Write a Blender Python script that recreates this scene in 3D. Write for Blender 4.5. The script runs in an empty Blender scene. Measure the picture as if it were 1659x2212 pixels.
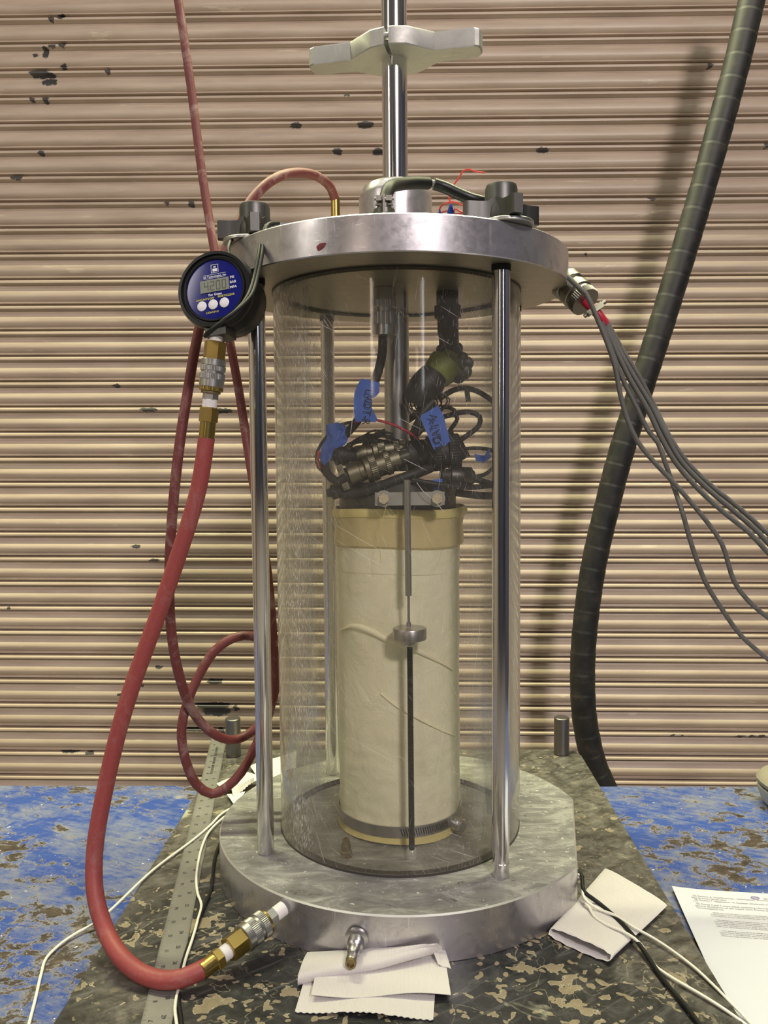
import bpy, bmesh, math, random
from mathutils import Vector, Matrix, noise
random.seed(7)
sc = bpy.context.scene
COL = sc.collection
V = Vector
R = math.radians

# ------------------------------------------------------------------ camera
FPX = 1771.0
CAM = V((.007, -.956, .4743))
_ps, _pi, _ro = R(1.3716), R(3.5814), R(.4626)
FW = V((-math.sin(_ps)*math.cos(_pi), math.cos(_ps)*math.cos(_pi), -math.sin(_pi)))
_rt = V((math.cos(_ps), math.sin(_ps), 0)); _up = _rt.cross(FW)
RT = _rt*math.cos(_ro) - _up*math.sin(_ro)
UP = _up*math.cos(_ro) + _rt*math.sin(_ro)
cd = bpy.data.cameras.new('camera'); cam = bpy.data.objects.new('camera', cd); COL.objects.link(cam)
cd.sensor_fit = 'VERTICAL'; cd.sensor_height = 24.0; cd.lens = FPX/2212*24.0
cd.clip_start = .02; cd.clip_end = 60
mw = Matrix((RT, UP, -FW)).transposed().to_4x4(); mw.translation = CAM
cam.matrix_world = mw
sc.camera = cam

# ------------------------------------------------------------------ world, lights, exposure
w = bpy.data.worlds.new('world'); sc.world = w; w.use_nodes = True
bg = w.node_tree.nodes['Background']; bg.inputs[0].default_value = (.82, .74, .66, 1); bg.inputs[1].default_value = .115

def area(name, loc, aim, sx, sy, power, col):
    l = bpy.data.lights.new(name, 'AREA'); l.shape = 'RECTANGLE'; l.size = sx; l.size_y = sy
    l.energy = power; l.color = col
    o = bpy.data.objects.new(name, l); COL.objects.link(o); o.location = loc
    o.rotation_euler = (V(aim)-V(loc)).to_track_quat('-Z', 'Y').to_euler()
    return o
area('key_lamp', (1.25, -3.6, 2.75), (.1, .5, .5), .50, .34, 116, (1, .885, .87))
area('door_tube_lamp', (-.1, .46, 2.55), (-.1, .52, 0), 2.8, .10, 150, (1, 1, .60))
area('ceiling_tube_lamp', (-.1, -.55, 2.6), (-.1, .1, 0), 2.4, .15, 12, (1, .97, .86))
area('added_streak_lamp', (-1.5, -3.9, 1.5), (0, 0, .5), .14, 1.3, 7, (1, .82, .66))  # this and the next are added to draw reflection streaks on rods and lid
area('added_streak_lamp', (1.7, -3.9, 1.5), (0, 0, .5), .12, 1.2, 6, (.92, .94, 1))
area('side_tube_lamp', (-2.6, -1.9, 2.1), (0, .2, .4), .25, 1.2, 15, (1, .93, .82))
sc.view_settings.view_transform = 'Standard'; sc.view_settings.look = 'None'
sc.view_settings.gamma = 1; sc.view_settings.use_curve_mapping = False
sc.view_settings.exposure = -0.13

# ------------------------------------------------------------------ measuring helpers: a photo pixel on a known plane of the place
def _ray(px, py): return FW + RT*((px-829.5)/FPX) - UP*((py-1106)/FPX)
def at(px, py, Y):
    d = _ray(px, py); return CAM + d*((Y-CAM.y)/d.y)
def onz(px, py, z=0.0):
    d = _ray(px, py); return CAM + d*((z-CAM.z)/d.z)

# ------------------------------------------------------------------ material helpers
class G:
    def __init__(s, name):
        s.m = bpy.data.materials.new(name); s.m.use_nodes = True; s.t = s.m.node_tree
        s.p = s.t.nodes['Principled BSDF']; s.o = s.t.nodes['Material Output']
    def put(s, sock, v):
        if isinstance(v, bpy.types.NodeSocket): s.t.links.new(v, sock)
        elif v is not None:
            if isinstance(v, (tuple, list)) and len(v) == 3 and sock.type == 'RGBA': v = (*v, 1)
            sock.default_value = v
    def n(s, typ, out=0, ins=None, **kw):
        nd = s.t.nodes.new('ShaderNode'+typ)
        for k, v in kw.items(): setattr(nd, k, v)
        for k, v in (ins or {}).items(): s.put(nd.inputs[k], v)
        return nd.outputs[out]
    def math(s, op, a, b=None, c=None, clamp=False):
        ins = {0: a}
        if b is not None: ins[1] = b
        if c is not None: ins[2] = c
        return s.n('Math', ins=ins, operation=op, use_clamp=clamp)
    def vec(s, op, a, b=None, c=None, out=0):
        ins = {0: a}
        if b is not None: ins[1] = b
        if c is not None: ins[2] = c
        return s.n('VectorMath', out=out, ins=ins, operation=op)
    def noise(s, scale, det=4, rough=.55, vec=None, dist=0, out=0):
        return s.n('TexNoise', out=out, ins={'Vector': vec, 'Scale': scale, 'Detail': det, 'Roughness': rough, 'Distortion': dist})
    def ramp(s, f, stops, interp='LINEAR'):
        nd = s.t.nodes.new('ShaderNodeValToRGB'); s.put(nd.inputs[0], f); cr = nd.color_ramp; cr.interpolation = interp
        while len(cr.elements) < len(stops): cr.elements.new(.5)
        for e, (p, c) in zip(cr.elements, stops):
            e.position = p; e.color = (*c, 1) if isinstance(c, (tuple, list)) else (c, c, c, 1)
        return nd.outputs[0]
    def mix(s, f, a, b):
        nd = s.t.nodes.new('ShaderNodeMix'); nd.data_type = 'RGBA'
        s.put(nd.inputs[0], f); s.put(nd.inputs[6], a); s.put(nd.inputs[7], b); return nd.outputs[2]
    def obj(s, sc_=None):
        c = s.n('TexCoord', out=3)
        return s.vec('MULTIPLY', c, sc_) if sc_ else c
    def pos(s): return s.n('NewGeometry', out=0)
    def bump(s, h, strength=.3, dist=.001):
        s.put(s.p.inputs['Normal'], s.n('Bump', ins={'Height': h, 'Strength': strength, 'Distance': dist}))
    def set(s, **k):
        names = dict(col='Base Color', met='Metallic', rough='Roughness', spec='Specular IOR Level', alpha='Alpha',
                     em='Emission Color', es='Emission Strength', coat='Coat Weight', tr='Transmission Weight', ior='IOR', sub='Subsurface Weight')
        for a, b in k.items(): s.put(s.p.inputs[names[a]], b)
        return s.m

def plain(name, col, rough=.5, met=0, var=.12, scale=60, spec=.5):
    g = G(name); f = g.noise(scale, 3, vec=g.pos())
    a = tuple(c*(1-var) for c in col); b = tuple(min(1, c*(1+var)) for c in col)
    return g.set(col=g.mix(f, a, b), rough=rough, met=met, spec=spec)

M = {}
def mk_alu(name, col, rough, dirt, stretch=(1, 1, 1), scr=.35):
    g = G(name); p = g.pos()
    v = g.vec('MULTIPLY', p, stretch)
    n1 = g.noise(12, 8, .7, v, .6); n2 = g.noise(110, 5, .6, v)
    c = g.ramp(n1, [(.3, tuple(x*(1-dirt) for x in col)), (.55, col), (.72, tuple(min(1, x*(1+dirt*.6)) for x in col))])
    sv = g.vec('MULTIPLY', p, (260, 260, 30)); s1 = g.noise(1, 2, .5, sv)
    sv2 = g.vec('MULTIPLY', g.vec('ADD', p, g.vec('MULTIPLY', p, (.5, .3, .8))), (40, 220, 240)); s2 = g.noise(1, 2, .5, sv2)
    s = g.math('MAXIMUM', g.ramp(s1, [(.67, 0), (.71, 1)]), g.ramp(s2, [(.68, 0), (.72, 1)]))
    sm = g.noise(38, 8, .7, g.vec('ADD', p, (4, 0, 0)), .5); c = g.mix(g.ramp(sm, [(.54, 0), (.68, dirt*1.6)]), c, (.20, .19, .19))
    c = g.mix(g.math('MULTIPLY', s, scr), c, (.95, .93, .9))
    r = g.math('ADD', g.math('MULTIPLY', n2, .25), rough-.12)
    g.bump(g.math('ADD', n2, g.math('MULTIPLY', n1, 1.0)), .12, .0006)
    return g.set(col=c, met=.85, rough=r)
M['alu_side'] = mk_alu('brushed_aluminium', (.58, .56, .58), .31, .28)
M['alu_shaded'] = mk_alu('shaded_aluminium_underside', (.34, .32, .26), .42, .12, (1, 6, 1), .15)  # darker copy of the lid metal, shade below the lid put into its colour
M['cast_alu'] = mk_alu('cast_aluminium', (.46, .46, .43), .55, .12, (1, 1, 1), .12)
def mk_basetop():
    g = G('stained_aluminium_top'); p = g.pos()
    n1 = g.noise(30, 10, .74, g.vec('MULTIPLY', p, (.6, 1.5, 1)), 1.0); n0 = g.noise(9, 5, .6, p, .5)
    c = g.ramp(g.math('ADD', g.math('MULTIPLY', n1, .7), g.math('MULTIPLY', n0, .3)), [(.34, (.12, .12, .115)), (.44, (.22, .22, .215)), (.52, (.30, .30, .29)), (.60, (.48, .48, .46)), (.70, (.32, .32, .31))])
    n2 = g.noise(150, 3, .6, p); c = g.mix(g.math('MULTIPLY', g.ramp(n2, [(.66, 0), (.70, 1)]), .8), c, (.85, .84, .80))
    n3 = g.noise(90, 4, .65, g.vec('ADD', p, (3, 1, 0))); c = g.mix(g.ramp(n3, [(.66, 0), (.70, .8)]), c, (.07, .07, .07))
    sv = g.noise(1, 2, .5, g.vec('MULTIPLY', g.n('VectorRotate', ins={'Vector': p, 'Angle': .5}, rotation_type='Z_AXIS'), (60, 900, 1))); c = g.mix(g.ramp(sv, [(.68, 0), (.72, .5)]), c, (.62, .62, .6))
    g.bump(n1, .25, .0006)
    return g.set(col=c, met=.25, rough=g.math('ADD', g.math('MULTIPLY', n1, .4), .30))
M['base_top'] = mk_basetop()
M['bright_edge'] = plain('bright_bevel', (.85, .84, .82), .35, .8)  # paler metal colour for the bevel round the base's top edge
def mk_chrome(name, rough=.08, col=(.78, .76, .77)):
    g = G(name); p = g.vec('MULTIPLY', g.pos(), (900, 900, 9)); n = g.noise(1, 3, .6, p)
    return g.set(col=col, met=1, rough=g.math('ADD', g.math('MULTIPLY', n, .12), rough))
M['chrome'] = mk_chrome('chrome_steel'); M['steel'] = mk_chrome('dull_steel', .28, (.5, .49, .49))
M['pin'] = mk_chrome('dark_pin_steel', .34, (.26, .25, .25))
M['dark_steel'] = mk_chrome('dark_cast_steel', .4, (.12, .12, .115))
M['zinc'] = mk_chrome('zinc_plated_steel', .30, (.52, .52, .50)); M['grey_metal'] = mk_chrome('grey_connector_metal', .36, (.27, .26, .23))
M['brass'] = mk_chrome('brass', .24, (.46, .34, .11)); M['olive'] = mk_chrome('olive_cadmium_plating', .38, (.30, .28, .20))
M['dark_olive'] = plain('dark_olive_metal', (.09, .095, .075), .35, .5)
M['black'] = plain('black_rubber', (.014, .015, .015), .5, spec=.25)
M['black_shiny'] = plain('black_plastic', (.010, .011, .011), .36, spec=.3)
M['black_dull'] = plain('black_dusty', (.020, .021, .020), .55, var=.5, scale=120)
M['seal'] = plain('dark_seal', (.05, .046, .04), .5)
M['ptfe'] = plain('white_thread_tape', (.88, .86, .86), .55, var=.06)
M['white'] = plain('white_plastic_wire', (.80, .79, .70), .4, var=.04)
M['button'] = plain('white_button', (.85, .85, .88), .3, var=.02)
M['red'] = plain('red_wire', (.72, .07, .05), .4); M['red_tape'] = plain('red_tape', (.45, .02, .05), .45)
M['grey_cable'] = plain('grey_cable', (.12, .118, .112), .5, var=.2)
M['blue_cap'] = plain('blue_wire_cap', (.01, .06, .42), .4)
M['bluetape'] = plain('blue_masking_tape', (.045, .13, .52), .6, var=.25, scale=160)
M['green'] = plain('olive_green_tape', (.20, .24, .05), .55, var=.35, scale=80)
M['dkgreen'] = plain('dark_green_plastic', (.02, .035, .02), .4, var=.3)
M['ink'] = plain('black_ink', (.02, .02, .03), .7); M['ink_grey'] = plain('grey_print', (.30, .29, .32), .7)
M['purple'] = plain('purple_print', (.22, .15, .34), .7)
M['yprint'] = plain('yellow_print', (.75, .70, .08), .5); M['wprint'] = plain('white_print', (.85, .87, .95), .5)
M['lcd'] = plain('lcd_grey', (.23, .25, .20), .3, var=.05, scale=300); M['lcdseg'] = plain('lcd_segment', (.10, .11, .09), .4)
M['navy'] = plain('navy_blue_face', (.008, .012, .17), .18, var=.05)
M['slate'] = plain('painted_tray_grey', (.26, .235, .19), .5, var=.1)
M['tray_side'] = plain('pale_tray_side', (.36, .36, .35), .45)
M['tray_line'] = plain('dark_tray_groove', (.08, .065, .045), .6)
M['paintdrop'] = plain('dark_red_paint', (.16, .015, .02), .4)
M['crust'] = plain('crusty_bolt_head', (.62, .55, .38), .6, .3, var=.35, scale=500)
M['thread'] = plain('black_oxide_thread', (.022, .022, .024), .35, .6)
M['clear_foot'] = plain('pale_foot', (.52, .51, .48), .3, .3)
M['dirty_brass'] = plain('dirty_brass', (.26, .20, .10), .4, .7, var=.4, scale=300)

def mk_hose(name, a, b, dust):
    g = G(name); p = g.pos(); n = g.noise(28, 6, .7, p, .8); n2 = g.noise(400, 2, .5, p)
    c = g.mix(n2, a, b); c = g.mix(g.ramp(n, [(.52, 0), (.72, dust)]), c, (.42, .31, .28))
    g.bump(n2, .15, .0004); return g.set(col=c, rough=.55)
M['hose'] = mk_hose('red_rubber_hose', (.27, .045, .045), (.36, .075, .07), .35)
M['hose_dusty'] = mk_hose('dusty_dark_red_rubber_hose', (.13, .030, .030), (.19, .045, .042), .75)
def mk_bighose():
    g = G('wrapped_black_hose'); p = g.pos(); n = g.noise(30, 5, .65, p)
    c = g.ramp(n, [(.3, (.007, .007, .007)), (.55, (.018, .018, .017)), (.75, (.055, .043, .034))])
    return g.set(col=c, rough=g.math('ADD', g.math('MULTIPLY', n, .3), .42))
M['bighose'] = mk_bighose()

def mk_blue():
    g = G('worn_blue_paint'); p = g.vec('MULTIPLY', g.pos(), (1, 1.2, 1))
    base = g.mix(g.noise(14, 6, .65, p, .5), (.014, .045, .25), (.035, .088, .34))
    big = g.noise(3.2, 3, .6, g.vec('ADD', p, (1.3, .4, 0)), .5); n1 = g.noise(11, 10, .68, g.vec('ADD', p, (2, 2, 0)), .5); n2 = g.noise(34, 10, .74, g.vec('ADD', p, (5, 2, 1)), .4)
    st = g.noise(1, 8, .72, g.vec('MULTIPLY', g.n('VectorRotate', ins={'Vector': p, 'Angle': .45}, rotation_type='Z_AXIS'), (16, 90, 1)), .8)
    wash = g.math('ADD', g.math('MULTIPLY', n1, .6), g.math('MULTIPLY', st, .4))
    fw_ = g.noise(70, 8, .75, p, .3); wash = g.math('ADD', wash, g.math('MULTIPLY', g.math('SUBTRACT', fw_, .5), .30))
    c = g.mix(g.ramp(wash, [(.45, 0), (.56, .55), (.68, .85)]), base, (.24, .25, .27))
    s2 = g.math('ADD', n2, g.math('MULTIPLY', g.math('SUBTRACT', big, .50), .42))
    xx = g.n('SeparateXYZ', out=0, ins={0: p}); yy = g.n('SeparateXYZ', out=1, ins={0: p})
    worn = g.ramp(g.math('ADD', g.math('ADD', g.math('MULTIPLY', xx, -1.1), g.math('MULTIPLY', yy, -1.6)), g.math('MULTIPLY', big, .5)), [(.62, 0), (1.0, 1)])
    s2 = g.math('ADD', s2, g.math('MULTIPLY', worn, .06)); wash = g.math('ADD', wash, g.math('MULTIPLY', worn, .05))
    c = g.mix(g.ramp(s2, [(.545, 0), (.56, .8), (.575, .8), (.59, 0)]), c, (.31, .28, .26))
    c = g.mix(g.ramp(s2, [(.565, 0), (.585, 1)]), c, g.ramp(fw_, [(.35, (.020, .016, .014)), (.6, (.085, .065, .052)), (.75, (.17, .14, .11))]))
    pale = g.noise(6, 9, .7, g.vec('ADD', p, (8, 1, 0)), .4); c = g.mix(g.ramp(pale, [(.60, 0), (.66, .75)]), c, (.33, .30, .27))
    sp = g.noise(140, 2, .5, p); c = g.mix(g.ramp(sp, [(.745, 0), (.76, 1)]), c, (.8, .8, .8))
    g.bump(g.math('SUBTRACT', wash, g.ramp(s2, [(.56, 0), (.59, 1)])), .35, .0010)
    return g.set(col=c, rough=.42)
M['blue'] = mk_blue()
def mk_plate():
    g = G('stained_dark_steel_plate'); p = g.pos()
    big = g.noise(6, 5, .6, p, .4); fine = g.noise(45, 9, .72, p, .6); mid = g.noise(16, 6, .6, p, .8)
    n1 = g.noise(58, 3, .5, p, .5); n2 = g.noise(30, 3, .5, g.vec('ADD', p, (2, 4, 0)), .6); n3 = g.noise(85, 1.5, .4, g.vec('ADD', p, (7, 4, 0)), .2)
    yy = g.n('SeparateXYZ', out=1, ins={0: p}); xx = g.n('SeparateXYZ', out=0, ins={0: p})
    # weathered grey-brown towards the back and the long edges, dark oily film in front
    mgy = g.math('ADD', g.math('MULTIPLY', yy, 1.3), g.math('MULTIPLY', g.math('ABSOLUTE', xx), 2.3))
    wear = g.math('ADD', g.math('ADD', g.math('MULTIPLY', g.math('SUBTRACT', big, .5), 2.0), mgy), .12)
    wm = g.ramp(wear, [(.28, 0), (.50, 1)])
    film = g.ramp(fine, [(.35, (.010, .011, .012)), (.55, (.030, .031, .032)), (.72, (.075, .075, .075))])
    smear = g.noise(1, 7, .65, g.vec('MULTIPLY', g.n('VectorRotate', ins={'Vector': p, 'Angle': -.6}, rotation_type='Z_AXIS'), (9, 60, 1)), 1.2)
    film = g.mix(g.ramp(smear, [(.56, 0), (.72, .55)]), film, (.20, .20, .20))
    grey = g.ramp(g.math('ADD', g.math('MULTIPLY', fine, .6), g.math('MULTIPLY', smear, .4)), [(.38, (.028, .027, .024)), (.48, (.075, .070, .062)), (.56, (.125, .118, .105)), (.66, (.21, .20, .175))])
    c = g.mix(wm, film, grey)
    # dried tan slurry spots with pale rims
    tan = g.mix(fine, (.14, .11, .07), (.38, .32, .22))
    pt = g.math('ADD', g.math('ADD', g.math('MULTIPLY', n1, .65), g.math('MULTIPLY', n2, .35)), g.math('MULTIPLY', g.math('SUBTRACT', mid, .5), .35))
    pt = g.math('SUBTRACT', pt, g.math('MULTIPLY', wm, .055))
    c = g.mix(g.ramp(pt, [(.578, 0), (.586, 1)]), c, tan)
    c = g.mix(g.ramp(pt, [(.572, 0), (.578, .9), (.584, .9), (.590, 0)]), c, (.42, .37, .27))
    c = g.mix(g.math('MULTIPLY', g.ramp(n3, [(.645, 0), (.655, 1)]), g.math('SUBTRACT', 1.0, g.math('MULTIPLY', wm, .8))), c, tan)
    # winding pale tide lines
    tl = g.math('ABSOLUTE', g.math('SUBTRACT', g.noise(21, 4, .5, g.vec('ADD', p, (0, 9, 0)), 1.0), .47))
    c = g.mix(g.math('MULTIPLY', g.ramp(tl, [(.003, 1), (.009, 0)]), g.ramp(mid, [(.45, 0), (.6, .75)])), c, (.36, .31, .22))
    pale = g.noise(9, 6, .6, g.vec('ADD', p, (3.1, .4, 0)), .8); c = g.mix(g.ramp(pale, [(.66, 0), (.70, .8)]), c, (.42, .41, .32))
    g.bump(g.math('ADD', pt, fine), .25, .0008)
    return g.set(col=c, rough=g.math('ADD', g.math('MULTIPLY', fine, .5), .16))
M['plate'] = mk_plate()

def mk_shutter():
    g = G('beige_shutter_paint'); p = g.pos()
    v = g.vec('MULTIPLY', p, (6, 1, 55)); n = g.noise(1, 5, .6, v); n0 = g.noise(3, 3, .5, p)
    c = g.ramp(n, [(.3, (.42, .33, .255)), (.5, (.51, .41, .315)), (.7, (.58, .475, .37))])
    c = g.mix(g.math('MULTIPLY', g.ramp(n0, [(.4, 0), (.7, 1)]), .35), c, (.40, .31, .24))
    # rusty specks in thin horizontal runs
    ln = g.noise(1, 6, .7, g.vec('MULTIPLY', p, (30, 30, 260)))
    reg = g.noise(2.4, 3, .6, g.vec('ADD', p, (4, 0, 2)))
    c = g.mix(g.ramp(g.math('ADD', ln, g.math('MULTIPLY', g.math('SUBTRACT', reg, .5), .5)), [(.76, 0), (.79, .9)]), c, (.10, .06, .04))
    # chipped patches, at their places on the door
    q = g.vec('ADD', p, g.vec('MULTIPLY', g.vec('SUBTRACT', g.noise(110, 4, .7, p, out=1), (.5, .5, .5)), (.020, 0, .012)))
    chips = [(99, 115, 6, 12), (77, 120, 5, 6), (88, 160, 20, 7), (108, 178, 16, 8), (110, 163, 8, 4), (72, 217, 5, 4), (100, 217, 6, 5), (112, 43, 6, 4), (137, 98, 7, 5), (139, 146, 7, 5),
             (115, 102, 6, 3), (234, 156, 5, 5), (90, 332, 7, 4), (38, 385, 13, 4), (134, 38, 9, 5), (640, 271, 10, 4), (790, 270, 14, 5), (728, 328, 9, 5), (817, 328, 11, 6), (1170, 325, 12, 4),
             (1532, 143, 5, 4), (1407, 431, 8, 3), (1265, 550, 4, 3), (362, 441, 5, 4), (415, 441, 7, 6), (253, 833, 9, 4), (323, 885, 17, 4), (470, 887, 32, 5), (295, 1180, 9, 4), (335, 1210, 11, 3),
             (21, 1313, 4, 3), (464, 1472, 15, 5), (460, 1523, 36, 7), (468, 1536, 30, 9), (510, 1530, 8, 7), (425, 1575, 22, 4), (478, 1580, 9, 7), (150, 1622, 20, 3), (195, 1626, 9, 3), (300, 1483, 10, 3),
             (1452, 1588, 5, 3), (1470, 1588, 4, 3), (1597, 1590, 9, 4), (1625, 1590, 6, 5), (1644, 1590, 9, 4), (1655, 315, 7, 4), (345, 1440, 8, 3), (262, 1500, 6, 3), (505, 498, 6, 3), (750, 208, 5, 2)]
    cur = None
    for (x, y, rx, ry) in chips:
        w_ = at(x, y, .764); a = rx*.00097*1.25; b = ry*.00097*1.25
        l = g.vec('LENGTH', g.vec('MULTIPLY_ADD', q, (1/a, 0, 1/b), (-w_.x/a, 0, -w_.z/b)), out=1)
        cur = l if cur is None else g.math('MINIMUM', cur, l)
    c = g.mix(g.ramp(cur, [(.80, 1), (.95, 0)]), c, g.mix(n, (.02, .022, .026), (.10, .095, .09)))
    # cream touch-up paint on the slats low down
    t = g.noise(1, 4, .6, g.vec('MULTIPLY', p, (9, 1, 60)))
    c = g.mix(g.ramp(t, [(.66, 0), (.70, .5)]), c, (.70, .62, .45))
    g.bump(n, .25, .0006)
    return g.set(col=c, rough=.42)
M['shutter'] = mk_shutter()

def mk_membrane():
    g = G('cream_latex_membrane'); p = g.pos()
    n = g.noise(10, 6, .65, p, .8); n2 = g.noise(26, 5, .6, p, 1.2)
    c = g.ramp(n, [(.3, (.72, .71, .50)), (.5, (.90, .87, .63)), (.7, (.95, .92, .72))])
    g.bump(n2, .55, .004)
    return g.set(col=c, rough=.55)
M['membrane'] = mk_membrane()
M['latex'] = plain('amber_latex', (.66, .56, .29), .4, var=.2, scale=22)
M['latex_pale'] = plain('yellow_latex', (.72, .62, .26), .4, var=.15, scale=22)
M['latex_cream'] = plain('cream_latex_fold', (.90, .86, .62), .45, var=.05)
def mk_towel():
    g = G('white_paper_towel'); p = g.pos()
    wv = g.n('TexWave', ins={'Vector': p, 'Scale': 260, 'Distortion': 1.2, 'Detail': 1})
    g.bump(g.math('ADD', g.math('MULTIPLY', wv, .5), g.noise(18, 3, .5, p)), .35, .0012)
    return g.set(col=(.66, .63, .625), rough=.85)
M['towel'] = mk_towel()
M['paper'] = plain('office_paper', (.62, .635, .72), .6, var=.015, scale=20)
def mk_ruler():
    g = G('satin_ruler_steel'); p = g.pos(); n = g.noise(12, 5, .65, p); n2 = g.noise(300, 2, .5, p)
    c = g.mix(n, (.21, .205, .19), (.33, .325, .31)); c = g.mix(g.ramp(n2, [(.68, 0), (.75, .5)]), c, (.4, .39, .38))
    return g.set(col=c, met=.5, rough=g.math('ADD', g.math('MULTIPLY', n, .3), .3))
M['ruler'] = mk_ruler()

def mk_acrylic():
    g = G('scratched_clear_acrylic'); t = g.t; p = g.pos()
    t.nodes.remove(g.p)
    lw = g.n('LayerWeight', out=1, ins={'Blend': .5})
    xx = g.n('SeparateXYZ', out=0, ins={0: p}); yy = g.n('SeparateXYZ', out=1, ins={0: p}); zz = g.n('SeparateXYZ', out=2, ins={0: p})
    uu = g.math('MULTIPLY', g.math('ARCTAN2', xx, yy), .14)
    q = g.n('CombineXYZ', ins={0: uu, 1: zz, 2: 0})
    def scr(rot, sx, sz, lo, hi, off=0):
        r = g.n('VectorRotate', ins={'Vector': q, 'Angle': rot}, rotation_type='Z_AXIS')
        v = g.vec('ADD', g.vec('MULTIPLY', r, (sx, sz, 0)), (off, off, 0)); return g.ramp(g.noise(1, 2, .5, v), [(lo, 0), (hi, 1)])
    clump = g.noise(9, 4, .6, p)
    # left flank: denser scuffs, their white glints painted in as colour
    flank = g.ramp(g.math('MULTIPLY', xx, -7.0), [(.60, 0), (.76, 1)])
    left = g.ramp(g.math('MULTIPLY', xx, -7.0), [(.30, .25), (.72, 1)])
    s1 = g.math('MULTIPLY', g.math('MAXIMUM', scr(.16, 1000, 95, .585, .625), scr(-.35, 900, 120, .60, .64, 7)), g.math('MULTIPLY', flank, g.ramp(clump, [(.38, .25), (.58, 1)])))
    s2 = g.math('MAXIMUM', scr(.62, 1100, 26, .66, .70, 3), scr(.40, 900, 18, .68, .71, 5))
    s2 = g.math('MULTIPLY', s2, g.math('MULTIPLY', left, g.ramp(clump, [(.42, .15), (.62, .8)])))
    rgt = g.math('MULTIPLY', scr(-.2, 1000, 70, .66, .70, 11), g.ramp(g.math('MULTIPLY', xx, 7.0), [(.2, .1), (.9, .7)]))
    s3 = g.math('MULTIPLY', g.math('MAXIMUM', scr(1.1, 700, 9, .73, .74, 9), scr(-.15, 800, 6, .735, .745, 13)), .6)
    s = g.math('MAXIMUM', g.math('MAXIMUM', s1, s2), g.math('MAXIMUM', rgt, s3))
    edge = g.math('POWER', lw, 2.0)
    haze = g.math('ADD', .05, g.math('MULTIPLY', edge, 1.0))
    haze = g.math('ADD', haze, g.math('MULTIPLY', g.noise(5, 4, .6, p), .07))
    dif = g.n('BsdfDiffuse', ins={'Color': (.62, .59, .52)})
    trl = g.n('BsdfTranslucent', ins={'Color': (.62, .59, .52)})
    hz = g.n('MixShader', ins={0: .5, 1: dif, 2: trl})
    tra = g.n('BsdfTransparent', ins={'Color': (.975, .97, .95)})
    blur = g.n('BsdfRefraction', ins={'Color': (.97, .97, .95), 'Roughness': .30, 'IOR': 1.002})
    tb = g.n('MixShader', ins={0: .14, 1: tra, 2: blur})
    a = g.n('MixShader', ins={0: haze, 1: tb, 2: hz})
    wh = g.n('BsdfGlossy', ins={'Color': (1, .99, .96), 'Roughness': .5})
    wd = g.n('BsdfDiffuse', ins={'Color': (1, .98, .93)})
    ws = g.n('MixShader', ins={0: .7, 1: wh, 2: wd})
    b = g.n('MixShader', ins={0: g.math('MULTIPLY', s, .95), 1: a, 2: ws})
    fr = g.n('Fresnel', ins={'IOR': 1.35}); gl = g.n('BsdfGlossy', ins={'Color': (1, 1, 1), 'Roughness': .06})
    f = g.n('MixShader', ins={0: g.math('MINIMUM', fr, .35), 1: b, 2: gl})
    t.links.new(f, g.o.inputs['Surface'])
    return g.m
M['acrylic'] = mk_acrylic()
def mk_inner():
    g = G('clear_acrylic_inner_face'); g.t.nodes.remove(g.p)
    tra = g.n('BsdfTransparent', ins={'Color': (.985, .985, .97)}); fr = g.n('Fresnel', ins={'IOR': 1.25}); gl = g.n('BsdfGlossy', ins={'Roughness': .08})
    g.t.links.new(g.n('MixShader', ins={0: g.math('MINIMUM', fr, .25), 1: tra, 2: gl}), g.o.inputs['Surface']); return g.m
M['acrylic_in'] = mk_inner()
M['concrete'] = plain('concrete_floor', (.30, .28, .25), .7, var=.2, scale=4)
M['room_dark'] = plain('dark_painted_wall', (.06, .07, .12), .6)
M['room_pale'] = plain('pale_block_wall', (.42, .38, .33), .7)

# ------------------------------------------------------------------ geometry helpers
def link(name, verts, faces, m, parent=None, smooth=True, mats=None, fmat=None, ang=38):
    c = V((0, 0, 0))
    for v in verts: c += v
    c /= max(1, len(verts))
    bm = bmesh.new(); vs = [bm.verts.new(v-c) for v in verts]
    for i, f in enumerate(faces):
        try: fc = bm.faces.new([vs[k] for k in f])
        except ValueError: continue
        if fmat: fc.material_index = fmat[i]
    bmesh.ops.recalc_face_normals(bm, faces=bm.faces)
    if smooth:
        for f in bm.faces: f.smooth = True
        for e in bm.edges:
            if len(e.link_faces) == 2 and e.calc_face_angle(0) > R(ang): e.smooth = False
    me = bpy.data.meshes.new(name); bm.to_mesh(me); bm.free()
    for mm in (mats or [m]): me.materials.append(mm)
    o = bpy.data.objects.new(name, me); COL.objects.link(o)
    if parent:
        o.parent = parent; o.location = c - WORLD[parent.name]
    else: o.location = c
    WORLD[o.name] = c.copy()
    return o
WORLD = {}
def thing(name, label, cat, loc=(0, 0, 0), group=None):
    o = bpy.data.objects.new(name, None); COL.objects.link(o); o.location = loc; o.empty_display_size = .02
    o['label'] = label; o['category'] = cat
    if group: o['group'] = group
    WORLD[o.name] = V(loc); return o
def tag(o, label, cat, group=None):
    o['label'] = label; o['category'] = cat
    if group: o['group'] = group
    return o
def lab(o, label): o['label'] = label; return o
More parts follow.
